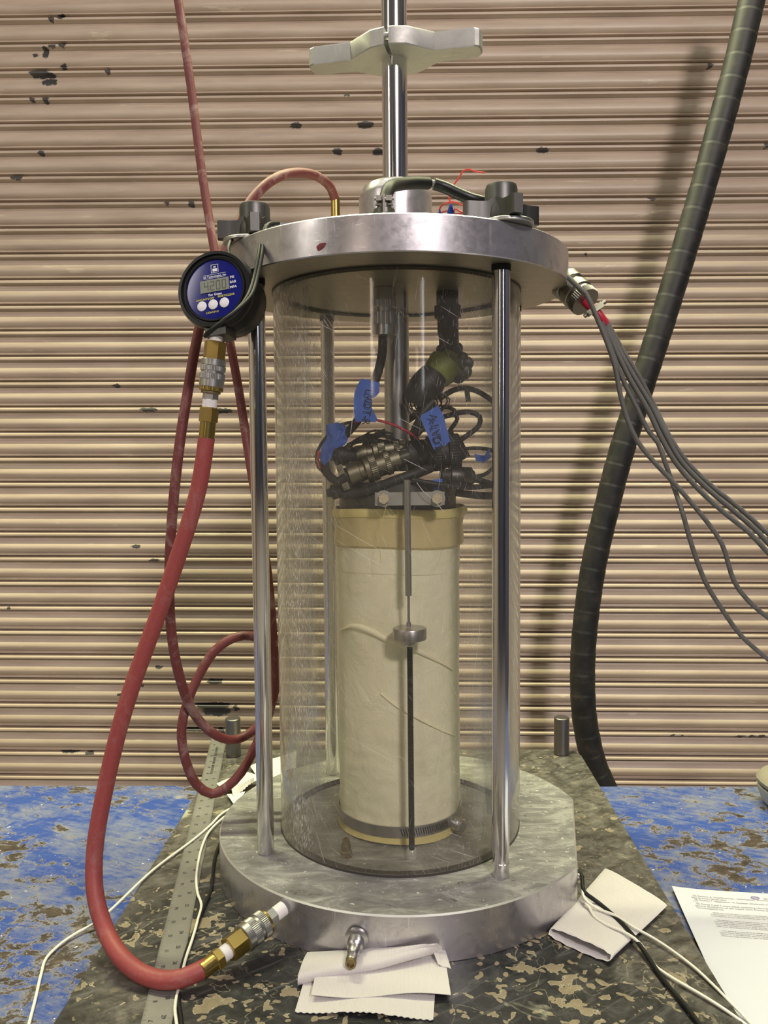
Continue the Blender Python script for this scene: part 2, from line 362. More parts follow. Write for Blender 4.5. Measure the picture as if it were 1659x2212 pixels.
class B:
    """collects shapes into one mesh"""
    def __init__(s): s.v = []; s.f = []; s.m = []
    def add(s, vs, fs, mi=0):
        k = len(s.v); s.v += [V(v) for v in vs]; s.f += [[i+k for i in f] for f in fs]; s.m += [mi]*len(fs); return s
    def lathe(s, p0, p1, prof, n=32, mi=0, flute=0, amp=0, phase=0, closed=False):
        p0 = V(p0); ax = (V(p1)-p0).normalized(); t = ax.orthogonal().normalized(); 
        ref = V((0, 0, 1)) if abs(ax.z) < .9 else V((1, 0, 0)); t = (ref-ax*ref.dot(ax)).normalized(); b = ax.cross(t)
        vs = []; fs = []
        for (r, d) in prof:
            for i in range(n):
                a = 2*math.pi*i/n+phase; rr = r*(1+(amp if (flute and i % 2) else 0))
                vs.append(p0+ax*d+(t*math.cos(a)+b*math.sin(a))*rr)
        for j in range(len(prof)-1):
            for i in range(n):
                fs.append([j*n+i, j*n+(i+1) % n, (j+1)*n+(i+1) % n, (j+1)*n+i])
        if closed:
            j = len(prof)-1
            for i in range(n): fs.append([j*n+i, j*n+(i+1) % n, (i+1) % n, i])
        else: fs.append(list(range(n))); fs.append(list(range((len(prof)-1)*n, len(prof)*n)))
        return s.add(vs, fs, mi)
    def cyl(s, p0, p1, r, n=24, mi=0, ch=0, flute=0, amp=0, phase=0):
        L = (V(p1)-V(p0)).length
        pr = [(r-ch, 0), (r, ch), (r, L-ch), (r-ch, L)] if ch else [(r, 0), (r, L)]
        return s.lathe(p0, p1, pr, n, mi, flute, amp, phase)
    def prism(s, pts, ext, mi=0):
        n = len(pts); e = V(ext); vs = [V(p) for p in pts]+[V(p)+e for p in pts]
        fs = [list(range(n)), list(range(n, 2*n))]+[[i, (i+1) % n, n+(i+1) % n, n+i] for i in range(n)]
        return s.add(vs, fs, mi)
    def box(s, c, ax, hx, hy, hz, mi=0):
        c = V(c); X, Y, Z = [V(a).normalized() for a in ax]
        return s.prism([c-X*hx-Y*hy-Z*hz, c+X*hx-Y*hy-Z*hz, c+X*hx+Y*hy-Z*hz, c-X*hx+Y*hy-Z*hz], Z*2*hz, mi)
    def tube(s, pts, r, n=12, step=.008, mi=0, rf=None):
        P = smooth_path(pts, step); T = []
        for i in range(len(P)): T.append((P[min(i+1, len(P)-1)]-P[max(i-1, 0)]).normalized())
        u = T[0].orthogonal().normalized(); vs = []; fs = []; d = 0
        for i, p in enumerate(P):
            if i: d += (P[i]-P[i-1]).length
            u = (u-T[i]*u.dot(T[i])).normalized(); b = T[i].cross(u); rr = rf(d) if rf else r
            for k in range(n):
                a = 2*math.pi*k/n; vs.append(p+(u*math.cos(a)+b*math.sin(a))*rr)
        for j in range(len(P)-1):
            for k in range(n): fs.append([j*n+k, j*n+(k+1) % n, (j+1)*n+(k+1) % n, (j+1)*n+k])
        fs.append(list(range(n))); fs.append(list(range((len(P)-1)*n, len(P)*n)))
        return s.add(vs, fs, mi)
    def build(s, name, m, parent=None, smooth=True, mats=None, ang=38):
        return link(name, s.v, s.f, m, parent, smooth, mats, s.m if mats else None, ang)
def smooth_path(pts, step=.008):
    P = [V(p) for p in pts]
    if len(P) < 3:
        n = max(1, int((P[1]-P[0]).length/step)); return [P[0].lerp(P[1], i/n) for i in range(n+1)]
    Q = [P[0]*2-P[1]]+P+[P[-1]*2-P[-2]]; out = []
    for i in range(1, len(Q)-2):
        a, b, c, d = Q[i-1], Q[i], Q[i+1], Q[i+2]; n = max(1, int((c-b).length/step))
        # centripetal Catmull-Rom
        t0 = 0; t1 = t0+max(1e-6, (b-a).length**.5); t2 = t1+max(1e-6, (c-b).length**.5); t3 = t2+max(1e-6, (d-c).length**.5)
        for k in range(n):
            t = t1+(t2-t1)*k/n
            A1 = a*((t1-t)/(t1-t0))+b*((t-t0)/(t1-t0)); A2 = b*((t2-t)/(t2-t1))+c*((t-t1)/(t2-t1)); A3 = c*((t3-t)/(t3-t2))+d*((t-t2)/(t3-t2))
            B1 = A1*((t2-t)/(t2-t0))+A2*((t-t0)/(t2-t0)); B2 = A2*((t3-t)/(t3-t1))+A3*((t-t1)/(t3-t1))
            out.append(B1*((t2-t)/(t2-t1))+B2*((t-t1)/(t2-t1)))
    out.append(P[-1]); return out
def path(*q): return [at(*a) for a in q]
def flat(z, *q): return [onz(a[0], a[1], a[2] if len(a) > 2 else z) for a in q]
def tubeobj(name, pts, r, m, parent=None, n=12, step=.008, rf=None): return B().tube(pts, r, n, step, rf=rf).build(name, m, parent)
def text_mesh(txt, size, origin, X, Y, align='LEFT', thick=.00015, sx=1.0, bold=0.0):
    cu = bpy.data.curves.new('t', 'FONT'); cu.body = txt; cu.size = 1; cu.align_x = align; cu.resolution_u = 2; cu.offset = bold
    o = bpy.data.objects.new('t', cu); me = bpy.data.meshes.new_from_object(o)
    X = V(X).normalized(); Y = V(Y).normalized(); Z = X.cross(Y); O = V(origin)
    vs = [O+X*(v.co.x*size*sx)+Y*(v.co.y*size)+Z*thick for v in me.vertices]; fs = [list(p.vertices) for p in me.polygons]
    bpy.data.objects.remove(o); bpy.data.curves.remove(cu); bpy.data.meshes.remove(me)
    return vs, fs
def sheet(name, fn, nu, nv, th, m, parent):
    """a thin cloth / paper surface fn(u,v) with real thickness"""
    top = [V(fn(i/nu, j/nv)) for j in range(nv+1) for i in range(nu+1)]; W = nu+1
    nor = []
    for j in range(nv+1):
        for i in range(nu+1):
            a = top[j*W+min(i+1, nu)]-top[j*W+max(i-1, 0)]; b = top[min(j+1, nv)*W+i]-top[max(j-1, 0)*W+i]; k = a.cross(b)
            nor.append(k.normalized() if k.length > 1e-12 else V((0, 0, 1)))
    bot = [p-n_*th for p, n_ in zip(top, nor)]; K = len(top); fs = []
    for j in range(nv):
        for i in range(nu):
            q = [j*W+i, j*W+i+1, (j+1)*W+i+1, (j+1)*W+i]; fs.append(q); fs.append([K+x for x in reversed(q)])
    rim = [i for i in range(W)]+[j*W+nu for j in range(1, nv+1)]+[nv*W+i for i in range(nu-1, -1, -1)]+[j*W for j in range(nv-1, 0, -1)]
    for a, b in zip(rim, rim[1:]+rim[:1]): fs.append([a, b, K+b, K+a])
    return link(name, top+bot, fs, m, parent, ang=60)

# ------------------------------------------------------------------ the setting
YW = .764
sp = .0528; z0 = 1.3807
shut = bpy.data.objects.new('wall_back', None); COL.objects.link(shut); shut['kind'] = 'structure'
shut['label'] = 'beige painted roller shutter of narrow horizontal ribbed slats'
shut.location = (0, YW, 0); shut.rotation_euler = (0, R(.435), 0)
prof = [(0, -.004), (.035, -.004), (.05, .0005), (.075, .0034), (.11, .0042), (.17, .0041), (.200, .0020), (.222, -.0030), (.26, -.0042), (.31, -.0036), (.37, -.0018), (.44, .0004), (.50, .0020),
        (.56, .0032), (.62, .0040), (.68, .0043), (.74, .0040), (.80, .0029), (.85, .0012), (.885, -.0004), (.91, .0), (.925, .0022), (.955, .0026), (.975, .0008), (.985, -.004), (1.0, -.004)]
me = None
for k in range(-6, 43):
    z = z0-k*sp
    if me is None:
        vs = []; fs = []
        xs = [-2.0+4.0*i/40 for i in range(41)]
        for x in xs:
            for t, d in prof: vs.append((x, -d*1.25, -t*sp))
        n = len(prof)
        for i in range(40):
            for j in range(n-1): fs.append((i*n+j, (i+1)*n+j, (i+1)*n+j+1, i*n+j+1))
        for i in (0, 40): vs += [(xs[i], .012, 0), (xs[i], .012, -sp)]
        L = len(vs); fs += [(0, n-1, L-3, L-4), (40*n, 40*n+n-1, L-1, L-2), (L-4, L-3, L-1, L-2), (L-4, 0, 40*n, L-2), (L-3, n-1, 40*n+n-1, L-1)]
        me = bpy.data.meshes.new('slat'); me.from_pydata(vs, [], fs); me.materials.append(M['shutter'])
        for p in me.polygons: p.use_smooth = False
        bm = bmesh.new(); bm.from_mesh(me)
        for f in bm.faces: f.smooth = True
        for e in bm.edges:
            if len(e.link_faces) == 2 and e.calc_face_angle(0) > R(50): e.smooth = False
        bm.to_mesh(me); bm.free()
    o = bpy.data.objects.new('slat', me); COL.objects.link(o); o.parent = shut; o.location = (0, 0, z)
def struct(name, c, h, m):
    o = B().box(c, ((1, 0, 0), (0, 1, 0), (0, 0, 1)), *h).build(name, m, smooth=False); o['kind'] = 'structure'; return o
struct('added_shade_hood_1', (0, YW-.085, 1.97), (2.0, .09, .22), M['room_pale'])  # unseen hood, added to keep the door tube's light off the upper slats
struct('floor', (0, -1.6, -.93), (3.4, 2.6, .02), M['concrete'])
struct('wall_front', (0, -4.6, .9), (3.4, .03, 1.8), M['room_dark'])
struct('wall_left', (-3.4, -1.9, .9), (.03, 2.7, 1.8), M['room_pale'])
struct('wall_right', (3.4, -1.9, .9), (.03, 2.7, 1.8), M['room_dark'])

# ------------------------------------------------------------------ blue table and dark plate
ZT = -.010
t = thing('work_table', 'wide steel work table with worn scratched blue paint', 'table', (0, -.1, ZT-.9))
YB = onz(800, 1698.5, ZT).y
b = B().box((0, (YB-.46)/2, ZT-.006), ((1, 0, 0), (0, 1, 0), (0, 0, 1)), .86, (YB+.46)/2, .006); b.build('table_top', M['blue'], t, smooth=False)
for sx in (-1, 1):
    for yy in (YB-.08, -.40): B().box((sx*.80, yy, ZT-.012-.445), ((1, 0, 0), (0, 1, 0), (0, 0, 1)), .03, .03, .445).build('leg', M['dark_steel'], t, smooth=False)
B().box((0, YB-.02, ZT-.04), ((1, 0, 0), (0, 1, 0), (0, 0, 1)), .78, .01, .028).build('apron', M['dark_steel'], t, smooth=False)

t = thing('steel_plate', 'heavy stained black and brown steel plate under the test chamber', 'plate', (0, 0, ZT))
xl, xr, yb = -.2925, .2891, .366
out = [(xl, -.44), (xr, -.44), (xr, yb-.028), (xr-.006, yb-.008), (xr-.012, yb), (xl+.012, yb), (xl, yb-.02)]
B().prism([V((x, y, ZT)) for x, y in out], (0, 0, -ZT)).build('plate_slab', M['plate'], t, smooth=False)
for px, py, tpy in ((1216, 1634, 1549), (501, 1638, 1551)):
    p = onz(px, py, 0); p.y += .012; q = at(px, tpy, p.y)
    B().cyl((p.x, p.y, 0), (p.x, p.y, q.z), .0122, 28, ch=.001).build('steel_pin', M['pin'], t)

# ------------------------------------------------------------------ the chamber
ZB, ZR, ZD = .0476, .6651, .7002
cell = thing('pressure_chamber', 'tall clear acrylic pressure chamber with aluminium base and lid on tie rods', 'test chamber', (0, 0, 0))
c0 = V((.003, .004, 0)); RB = .2155
cut = []
for i in range(180):
    a = 2*math.pi*i/180; p = c0+V((math.cos(a), math.sin(a), 0))*(RB+.007*max(0, math.cos(a-.6)))
    cut.append(p)
a_, b_ = V((.1885, -.109, 0)), V((.2185, .060, 0)); nn = V(((b_-a_).y, -(b_-a_).x, 0)).normalized()
pts = []
for p in cut:
    d = (p-a_).dot(nn)
    if d > 0 and p.x > 0: p = p-nn*d
    pts.append(p)
base = B()
n = len(pts); vs = []
for k, z in ((1.0, .0005), (1.0, ZB-.0014)): vs += [V((p.x*k, p.y*k, z)) for p in pts]
ins = [p+(c0-p).normalized()*.0016 for p in pts]; vs += [V((p.x, p.y, ZB)) for p in ins]
fs = [[i, (i+1) % n, n+(i+1) % n, n+i] for i in range(n)]; fm = [0]*n
fs += [[n+i, n+(i+1) % n, 2*n+(i+1) % n, 2*n+i] for i in range(n)]; fm += [2]*n
fs += [list(range(2*n, 3*n)), list(range(n))]; fm += [1, 0]
link('base_disc', vs, fs, None, cell, True, [M['alu_side'], M['base_top'], M['bright_edge']], fm, ang=25)
# gasket groove and acrylic tube
RO, RI = .1405, .1315
B().lathe((0, 0, ZB), (0, 0, 1), [(RO+.0009, 0), (RO+.0009, .0022), (RO-.0005, .0026), (RI+.0005, .0026), (RI-.0005, .0020), (RI-.0005, 0)], 96, closed=True).build('base_gasket', M['seal'], cell)
B().lathe((0, 0, ZB+.0026), (0, 0, 1), [(RO, 0), (RO, ZR-.002-ZB-.0026), (RI, ZR-.002-ZB-.0026), (RI, 0)], 128, closed=True).build('acrylic_tube', M['acrylic'], cell, mats=[M['acrylic'], M['acrylic_in']])
for p in bpy.data.objects['acrylic_tube'].data.polygons:
    c = p.center; p.material_index = 1 if (abs(p.normal.z) < .5 and p.normal.x*c.x+p.normal.y*c.y < 0) else 0
B().lathe((0, 0, ZR-.002), (0, 0, 1), [(RO+.0012, 0), (RO+.0012, .002), (RI-.001, .002), (RI-.001, 0)], 96, closed=True).build('top_gasket', M['seal'], cell)
RODS = [(-.1462, -.0866), (.1044, -.1348), (-.0926, .141), (.1462, .0866)]
for (x, y) in RODS:
    r = .0090
    gv = [(r, .0145), (r-.0010, .0150), (r-.0010, .0255), (r, .0260)] if x > .1 and y < 0 else []
    o = B().lathe((x, y, ZB), (x, y, 1), [(r-.0006, 0), (r, .0008)]+gv+[(r, ZR-ZB-.006)], 40).build('tie_rod', M['chrome'], cell)
    B().cyl((x, y, ZR-.006), (x, y, ZR), r+.0006, 32).build('rod_collar', M['black'], o)
# lid
RD = .1931
lid = B().lathe((0, 0, ZR), (0, 0, 1), [(.02, .0), (RD-.001, 0), (RD, .001), (RD, ZD-ZR-.0012), (RD-.0012, ZD-ZR), (.02, ZD-ZR)], 160)
o = lid.build('lid_disc', M['alu_side'], cell, mats=[M['alu_side'], M['alu_shaded']], ang=25)
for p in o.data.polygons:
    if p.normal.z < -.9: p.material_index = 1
# dark red paint spot on the rim
sv = []; sf = []
c_ = at(685, 528, -.188); aa = math.atan2(c_.y, c_.x)
for k in range(24):
    th = 2*math.pi*k/24; rr = 1+.10*math.sin(3*th+1)+.06*math.sin(5*th)
    a = aa+.0042*1000/193*1e-3*1000*rr*math.cos(th)*1.1; zz = c_.z+.0030*rr*math.sin(th)+.0015*math.cos(th)
    sv.append(V((math.cos(a)*(RD+.0004), math.sin(a)*(RD+.0004), zz)))
sv.append(V((math.cos(aa)*(RD+.0006), math.sin(aa)*(RD+.0006), c_.z))); sf = [[k, (k+1) % 24, 24] for k in range(24)]
link('paint_spot', sv, sf, M['paintdrop'], cell)
# star knobs with washers on the rods
def knob(x, y, ang, par):
    z = ZD; b = B()
    k_w = 1+.0075/math.hypot(x, y); B().lathe((x*k_w, y*k_w, z), (x*k_w, y*k_w, 1), [(.012, 0), (.0255, .0), (.0262, .0008), (.0262, .0032), (.0255, .0038), (.012, .0038)], 48).build('washer', M['zinc'], par)
    z += .0042
    b.lathe((x, y, z), (x, y, 2), [(.0165, 0), (.0185, .004), (.0178, .013), (.0160, .020), (.0158, .033), (.0148, .0365), (.0125, .0375)], 40)
    for k in range(4):
        a = ang+k*math.pi/2; d = V((math.cos(a), math.sin(a), 0)); s = V((-d.y, d.x, 0)); c = V((x, y, z))
        prof_ = [(.010, .0120), (.018, .0080), (.026, .0060), (.036, .0058), (.0385, .0045)]
        poly = [c+d*r_+s*h for r_, h in prof_]+[c+d*r_-s*h for r_, h in reversed(prof_)]
        m_ = len(poly); lo = [p+V((0, 0, .0005)) for p in poly]; hi = []
        for p in poly:
            rr = (p-c).length; hi.append(p+V((0, 0, .0235 if rr < .018 else .0185)))
        hi2 = [c+(p-c)*.985+V((0, 0, 0)) for p in hi]
        b.add(lo+hi, [list(range(m_)), list(range(m_, 2*m_))]+[[i, (i+1) % m_, m_+(i+1) % m_, m_+i] for i in range(m_)])
    return b.build('star_knob', M['dark_steel'], par)
for (x, y), a in zip(RODS, (R(10), R(18), R(40), R(30))): knob(x, y, a, cell)
# central bushing
B().lathe((0, 0, ZD), (0, 0, 1), [(.0415, 0), (.0415, .0715), (.0405, .0755), (.0365, .0835), (.0155, .0855), (.0150, .080)], 72).build('bushing', M['alu_side'], cell)
B().lathe((0, 0, ZD+.0838), (0, 0, 1), [(.0150, 0), (.0345, 0), (.0325, .0022), (.0155, .0026)], 64).build('bushing_ring', M['cast_alu'], cell)
# ports on the base: front nipple
pa = V((math.sin(-.19)*.2115, -math.cos(.19)*.2115, .0235)); pd_ = V((-.10, -.95, -.10)).normalized()
rg = B().lathe(pa, pa+pd_, [(.0115, 0), (.0115, .003), (.009, .0045)], 20); rg.build('port_collar', M['steel'], cell)
nip = B().lathe(pa+pd_*.003, pa+pd_, [(.0078, 0), (.0080, .003), (.0076, .009), (.0056, .011), (.0058, .018), (.0046, .020), (.0052, .022), (.0056, .028), (.0050, .030), (.003, .030), (.003, .025)], 24)
nip.build('drain_nipple', M['steel'], cell)
B().lathe(pa+pd_*.0315, pa+pd_, [(.0045, 0), (.0052, .001), (.0050, .0040), (.0032, .0042), (.0030, .002)], 24).build('nipple_tip', M['dirty_brass'], cell)
pr = V((math.sin(.0), 0, 0))
# cable port in the flat on the right
cp = onz(1241, 1928, .026); 
fl = a_.lerp(b_, .10); fp = V((fl.x, fl.y, .027))
B().lathe(fp-nn*.001, fp+nn, [(.0075, 0), (.0075, .0016), (.0045, .0016), (.0045, .0)], 24).build('cable_port', M['black'], cell)
# small brass nipple standing on the base inside the tube
q = onz(748, 1849, ZB)
B().lathe((q.x, q.y, ZB), (q.x, q.y, 1), [(.0066, 0), (.0066, .006), (.0055, .007), (.0052, .012), (.0038, .018), (.0036, .0195), (.0022, .0195), (.002, .014)], 18).build('inner_nipple', M['dirty_brass'], cell)

# ------------------------------------------------------------------ loading piston with its clamp handle
pis = thing('loading_piston', 'long polished steel piston rod sliding through the lid', 'rod', (0, 0, .455))
B().cyl((0, 0, .462), (0, 0, .64), .0143, 48, ch=.001).build('lower_rod', M['steel'], pis)
B().cyl((0, 0, .64), (0, 0, 1.35), .0143, 48).build('upper_rod', M['chrome'], pis)
h = thing('clamp_handle', 'cast aluminium two-armed clamp handle fixed on the piston rod', 'handle', (0, 0, .905))
ha = R(11); hx = V((math.cos(ha), -math.sin(ha), 0)); hy = V((math.sin(ha), math.cos(ha), 0)); zc = at(856, 112, 0).z
upper = [(-.0990, .003), (-.0980, .0085), (-.095, .0122), (-.090, .0138), (-.048, .0145), (-.034, .026), (-.02, .0355), (0, .0385), (.02, .0355), (.034, .026), (.048, .0145), (.090, .0138), (.095, .0122), (.0980, .0085), (.0990, .003)]
lower = [(.0985, -.006), (.0965, -.0105), (.092, -.0128), (.048, -.0135), (.034, -.024), (.020, -.0345), (.006, -.038), (.001, -.038), (.0005, -.016), (-.0035, -.016), (-.004, -.038), (-.020, -.0345), (-.034, -.024), (-.048, -.0135), (-.092, -.0128), (-.0965, -.0105), (-.0985, -.006)]
zl = lambda x: zc-.0035+(-.003 if x < -.03 else 0)
poly = upper+lower; N_ = len(poly)
def ring(z, s_): return [hx*(x*s_ if abs(x) > .09 else x)+hy*(y*(s_*.985 if s_ < 1 else 1))+V((0, 0, z+.0035*0)) for x, y in poly]
zs = [(zc-.0100, .985), (zc-.0085, 1), (zc+.0085, 1), (zc+.0100, .985)]
vs = []; 
for z, s_ in zs: vs += ring(z, s_)
fs = []
for j in range(3): fs += [[j*N_+i, j*N_+(i+1) % N_, (j+1)*N_+(i+1) % N_, (j+1)*N_+i] for i in range(N_)]
fs += [list(range(N_)), list(range(3*N_, 4*N_))]
link('handle_body', vs, fs, M['cast_alu'], h, True, ang=24)
sv_ = hy*-.031+V((0, 0, zc+.002)); B().cyl(sv_-hx*.010, sv_+hx*.007, .0042, 16).build('clamp_screw', M['steel'], h)

# ------------------------------------------------------------------ the specimen
spm = thing('test_specimen', 'cream latex-wrapped soil cylinder standing inside the acrylic tube', 'specimen', (0, 0, ZB))
RS = .0715
zt_ = .379
rows = 90; cols = 96; vs = []; fs = []
for j in range(rows+1):
    z = .066+(zt_-.066)*j/rows
    for i in range(cols):
        a = 2*math.pi*i/cols; d = noise.noise(V((math.cos(a)*3, math.sin(a)*3, z*16)))*.0011+noise.noise(V((math.cos(a)*8, math.sin(a)*8, z*60)))*.0005
        if z < .16: d += noise.noise(V((math.cos(a)*4, math.sin(a)*4, z*110)))*.0009
        r = RS+d; vs.append(V((math.cos(a)*r, math.sin(a)*r, z)))
for j in range(rows):
    for i in range(cols): fs.append([j*cols+i, j*cols+(i+1) % cols, (j+1)*cols+(i+1) % cols, (j+1)*cols+i])
fs += [list(range(cols)), list(range(rows*cols, (rows+1)*cols))]
link('membrane', vs, fs, M['membrane'], spm)
# turned-down top fold of the membrane, bulging on the right
def foldring(name, z1, prof2, m, bulge=0):
    vs = []; fs = []; n = 96; k = len(prof2)
    for i in range(n):
        a = 2*math.pi*i/n; bl = bulge*max(0, math.cos(a-.0))**3; wv = .0012*math.sin(3*a+1)
        for (r, dz) in prof2: vs.append(V((math.cos(a)*(r+bl), math.sin(a)*(r+bl), z1+dz+wv)))
    for i in range(n):
        for j in range(k): fs.append([i*k+j, ((i+1) % n)*k+j, ((i+1) % n)*k+(j+1) % k, i*k+(j+1) % k])
    return link(name, vs, fs, m, spm)
lab(foldring('membrane_band', .379, [(.0725, -.0015), (.0745, .001), (.0742, .010), (.0730, .02), (.0745, .030), (.0750, .034), (.070, .036), (.070, -.001)], M['latex'], .0025), 'amber latex band around the top')
lab(foldring('membrane_fold', .4105, [(.0735, .0), (.0758, .0015), (.0762, .006), (.0745, .0100), (.0725, .0108), (.0720, .0)], M['latex_pale'], .0050), 'yellow rolled latex edge')
lab(foldring('membrane_tape', .350, [(.0722, 0), (.0724, .012), (.0722, .028), (.0700, .028), (.0700, 0)], M['membrane'], 0), 'cream strip under the band')
# loose diagonal folds of latex across the front
def ridge(pts, wd, lift, nm):
    P = smooth_path([at(*p) for p in pts], .004); vs = []; fs = []
    W = []
    for i, p in enumerate(P):
        f = i/(len(P)-1); w_ = wd*min(1, .25+3.2*min(f, 1-f)); a = math.atan2(p.y, p.x)
        for k, (dz, dr) in enumerate(((w_, 0), (w_*.35, lift), (-w_*.75, lift*1.1), (-w_, lift*.5), (-w_, -.001), (w_, -.001))):
            r = RS+.0008+dr; vs.append(V((math.cos(a)*r, math.sin(a)*r, p.z+dz)))
    for i in range(len(P)-1):
        for k in range(6): fs.append([i*6+k, (i+1)*6+k, (i+1)*6+(k+1) % 6, i*6+(k+1) % 6])
    fs += [list(range(6)), list(range((len(P)-1)*6, len(P)*6))]
    return link(nm, vs, fs, M['latex_cream'], spm, ang=70)
def ysurf(px): 
    x = (px-866)/1771*.89; return -math.sqrt(max(0, (RS+.001)**2-x*x))
ridge([(x, y, ysurf(x)) for x, y in ((735, 1361), (765, 1352), (800, 1362), (850, 1388), (900, 1405), (945, 1425), (985, 1448))], .0032, .0022, 'latex_fold')
ridge([(x, y, ysurf(x)) for x, y in ((823, 1497), (850, 1520), (900, 1550), (950, 1575), (992, 1592))], .0014, .0014, 'latex_fold')
# pedestal, flared skirt, hose clamp
B().cyl((0, 0, ZB), (0, 0, .066), .069, 72).build('pedestal', M['steel'], spm)
lab(foldring('membrane_skirt', .0492, [(.0735, 0), (.0725, .004), (.0722, .012), (.0700, .012), (.0715, 0)], M['latex_pale'], 0), 'yellow latex skirt under the clamp')
cl = B().lathe((0, 0, .0575), (0, 0, 1), [(.0738, 0), (.0738, .0125), (.0722, .0125), (.0722, 0)], 96, closed=True).build('hose_clamp', M['steel'], spm)
sl = B()
for k in range(22):
    a = R(-88+k*2.15); c = V((math.cos(a), math.sin(a), 0)); tt = V((-c.y, c.x, .25)).normalized()
    sl.box(c*.0739+V((0, 0, .0637)), (c, tt, c.cross(tt)), .0004, .00055, .0042)
o = sl.build('clamp_slots', M['black'], cl, smooth=False); o['kind'] = 'stuff'
cs = at(990, 1782, -.045); cdv = V((.55, -.83, 0)).normalized()
B().cyl(cs-cdv*.016, cs+cdv*.004, .0075, 20, ch=.001).cyl(cs+cdv*.004, cs+cdv*.0075, .0062, 6).build('clamp_screw', M['steel'], cl)
# top cap
B().lathe((0, 0, .408), (0, 0, 1), [(.066, 0), (.0680, .001), (.0680, .040), (.066, .0425), (.03, .0435)], 80).build('top_cap', M['dark_steel'], spm)

# ------------------------------------------------------------------ displacement sensor (LVDT) in front of the specimen
lv = thing('displacement_sensor', 'slim steel displacement sensor rod bolted in front of the specimen', 'sensor', (.012, -.09, ZB))
YL = -.090
a1, a2 = at(810, 1078, YL), at(960, 1076, YL); mid = (a1+a2)/2; ax_ = (a2-a1).normalized(); hgt = .0070
B().box(mid, (ax_, (0, 1, 0), (0, 0, 1)), (a2-a1).length/2, .0030, hgt).build('mounting_bar', M['cast_alu'], lv, smooth=False)
for px in (829, 944):
    p = at(px, 1077, YL-.003)
    B().lathe(p, p-V((0, 1, 0)), [(.0030, 0), (.0088, 0), (.0088, .0008), (.003, .0008)], 28).build('washer', M['cast_alu'], lv)
    B().cyl(p-V((0, .0008, 0)), p-V((0, .0055, 0)), .0058, 6).build('bolt_head', M['crust'], lv)
    B().cyl(p, (p.x, -.064, p.z), .003, 12).build('bolt', M['steel'], lv)
p1, p2 = at(879.5, 1036, YL-.007), at(882.5, 1287, YL-.007)
B().cyl(p2, p1, .0034*1.03, 28, ch=.0004).build('sensor_body', M['zinc'], lv)
p3, p4 = at(883, 1352, YL-.007), at(885, 1366, YL-.007)
B().cyl(p3, p2, .0014, 14).build('core_rod', M['steel'], lv)
B().cyl(at(883, 1354, YL-.007), at(883, 1344, YL-.007), .0024, 6).build('lock_nut', M['steel'], lv)
zt1 = at(885, 1356, YL-.007).z; zb1 = at(885, 1381, YL-.007).z; xd = p4.x; yd = YL-.007
B().lathe((xd, yd, zb1), (xd, yd, 1), [(.0168, 0), (.0178, .001), (.0178, zt1-zb1-.001), (.0172, zt1-zb1)], 48).build('target_disc', M['steel'], lv)
zn = at(885, 1393, yd).z
B().cyl((xd, yd, zn), (xd, yd, zb1), .0060, 24, ch=.0008).build('disc_hub', M['steel'], lv)
pf = at(889.5, 1838, yd); top = V((xd, yd, zn)); L = (top-pf).length; prof_ = []; k = 0; d = 0
while d < L: prof_ += [(.0033, d), (.0027, d+.0006)]; d += .0012
B().lathe((pf.x, pf.y, ZB+.004), top, prof_, 16).build('threaded_rod', M['thread'], lv, ang=80)
B().lathe((pf.x, pf.y, ZB), (pf.x, pf.y, 1), [(.0062, 0), (.0062, .006), (.0045, .009), (.0036, .009)], 24).build('rod_foot', M['clear_foot'], lv)

# ------------------------------------------------------------------ connectors and cables inside the chamber
def connector(name, p0, p1, segs, label, cat='connector', group=None, mats=None, parts=None):
    """segs: (part name, r, t0, t1, material, sides, knurl)"""
    p0 = V(p0); p1 = V(p1); d = p1-p0; L = d.length; u = d/L
    t = thing(name, label, cat, p0, group)
    for (pn, r, a, b_, m, sides, kn) in segs:
        B().lathe(p0, p1, [(r-.0006, a*L), (r, a*L+.0005), (r, b_*L-.0005), (r-.0006, b_*L)], max(sides, 84) if kn else sides, flute=kn, amp=-.03 if kn else 0).build(pn, m, t)
    return t
# hanging round connector in the middle
Yc = -.035
p0 = at(828, 598, Yc); p1 = at(826, 726, Yc); p0.z = ZR; p1.x = p0.x
connector('cable_connector', p0, p1, [('shell', .0115, 0, .28, M['steel'], 40, 0), ('coupling_ring', .0140, .26, .42, M['steel'], 60, 1), ('shell', .0120, .40, .54, M['steel'], 40, 0),
    ('grip_ring', .0138, .52, .78, M['steel'], 24, 1), ('end_ring', .0140, .77, 1, M['steel'], 40, 0)], 'round steel cable connector hanging under the lid in the chamber')
tag(tubeobj('cable', [at(827, 722, Yc), at(826, 760, Yc), at(818, 800, Yc), at(803, 840, Yc)], .0052, M['black_dull']), 'short dark cable below the hanging steel connector', 'cable')
tag(tubeobj('cable', path((803, 838, Yc), (790, 870, -.04), (775, 905, -.045), (750, 935, -.045), (715, 965, -.05), (700, 995, -.055), (706, 1022, -.06), (730, 1040, -.065), (748, 1030, -.065)), .0048, M['black_dull']),
    'dark cable curving left from the upper blue tape flag', 'cable')
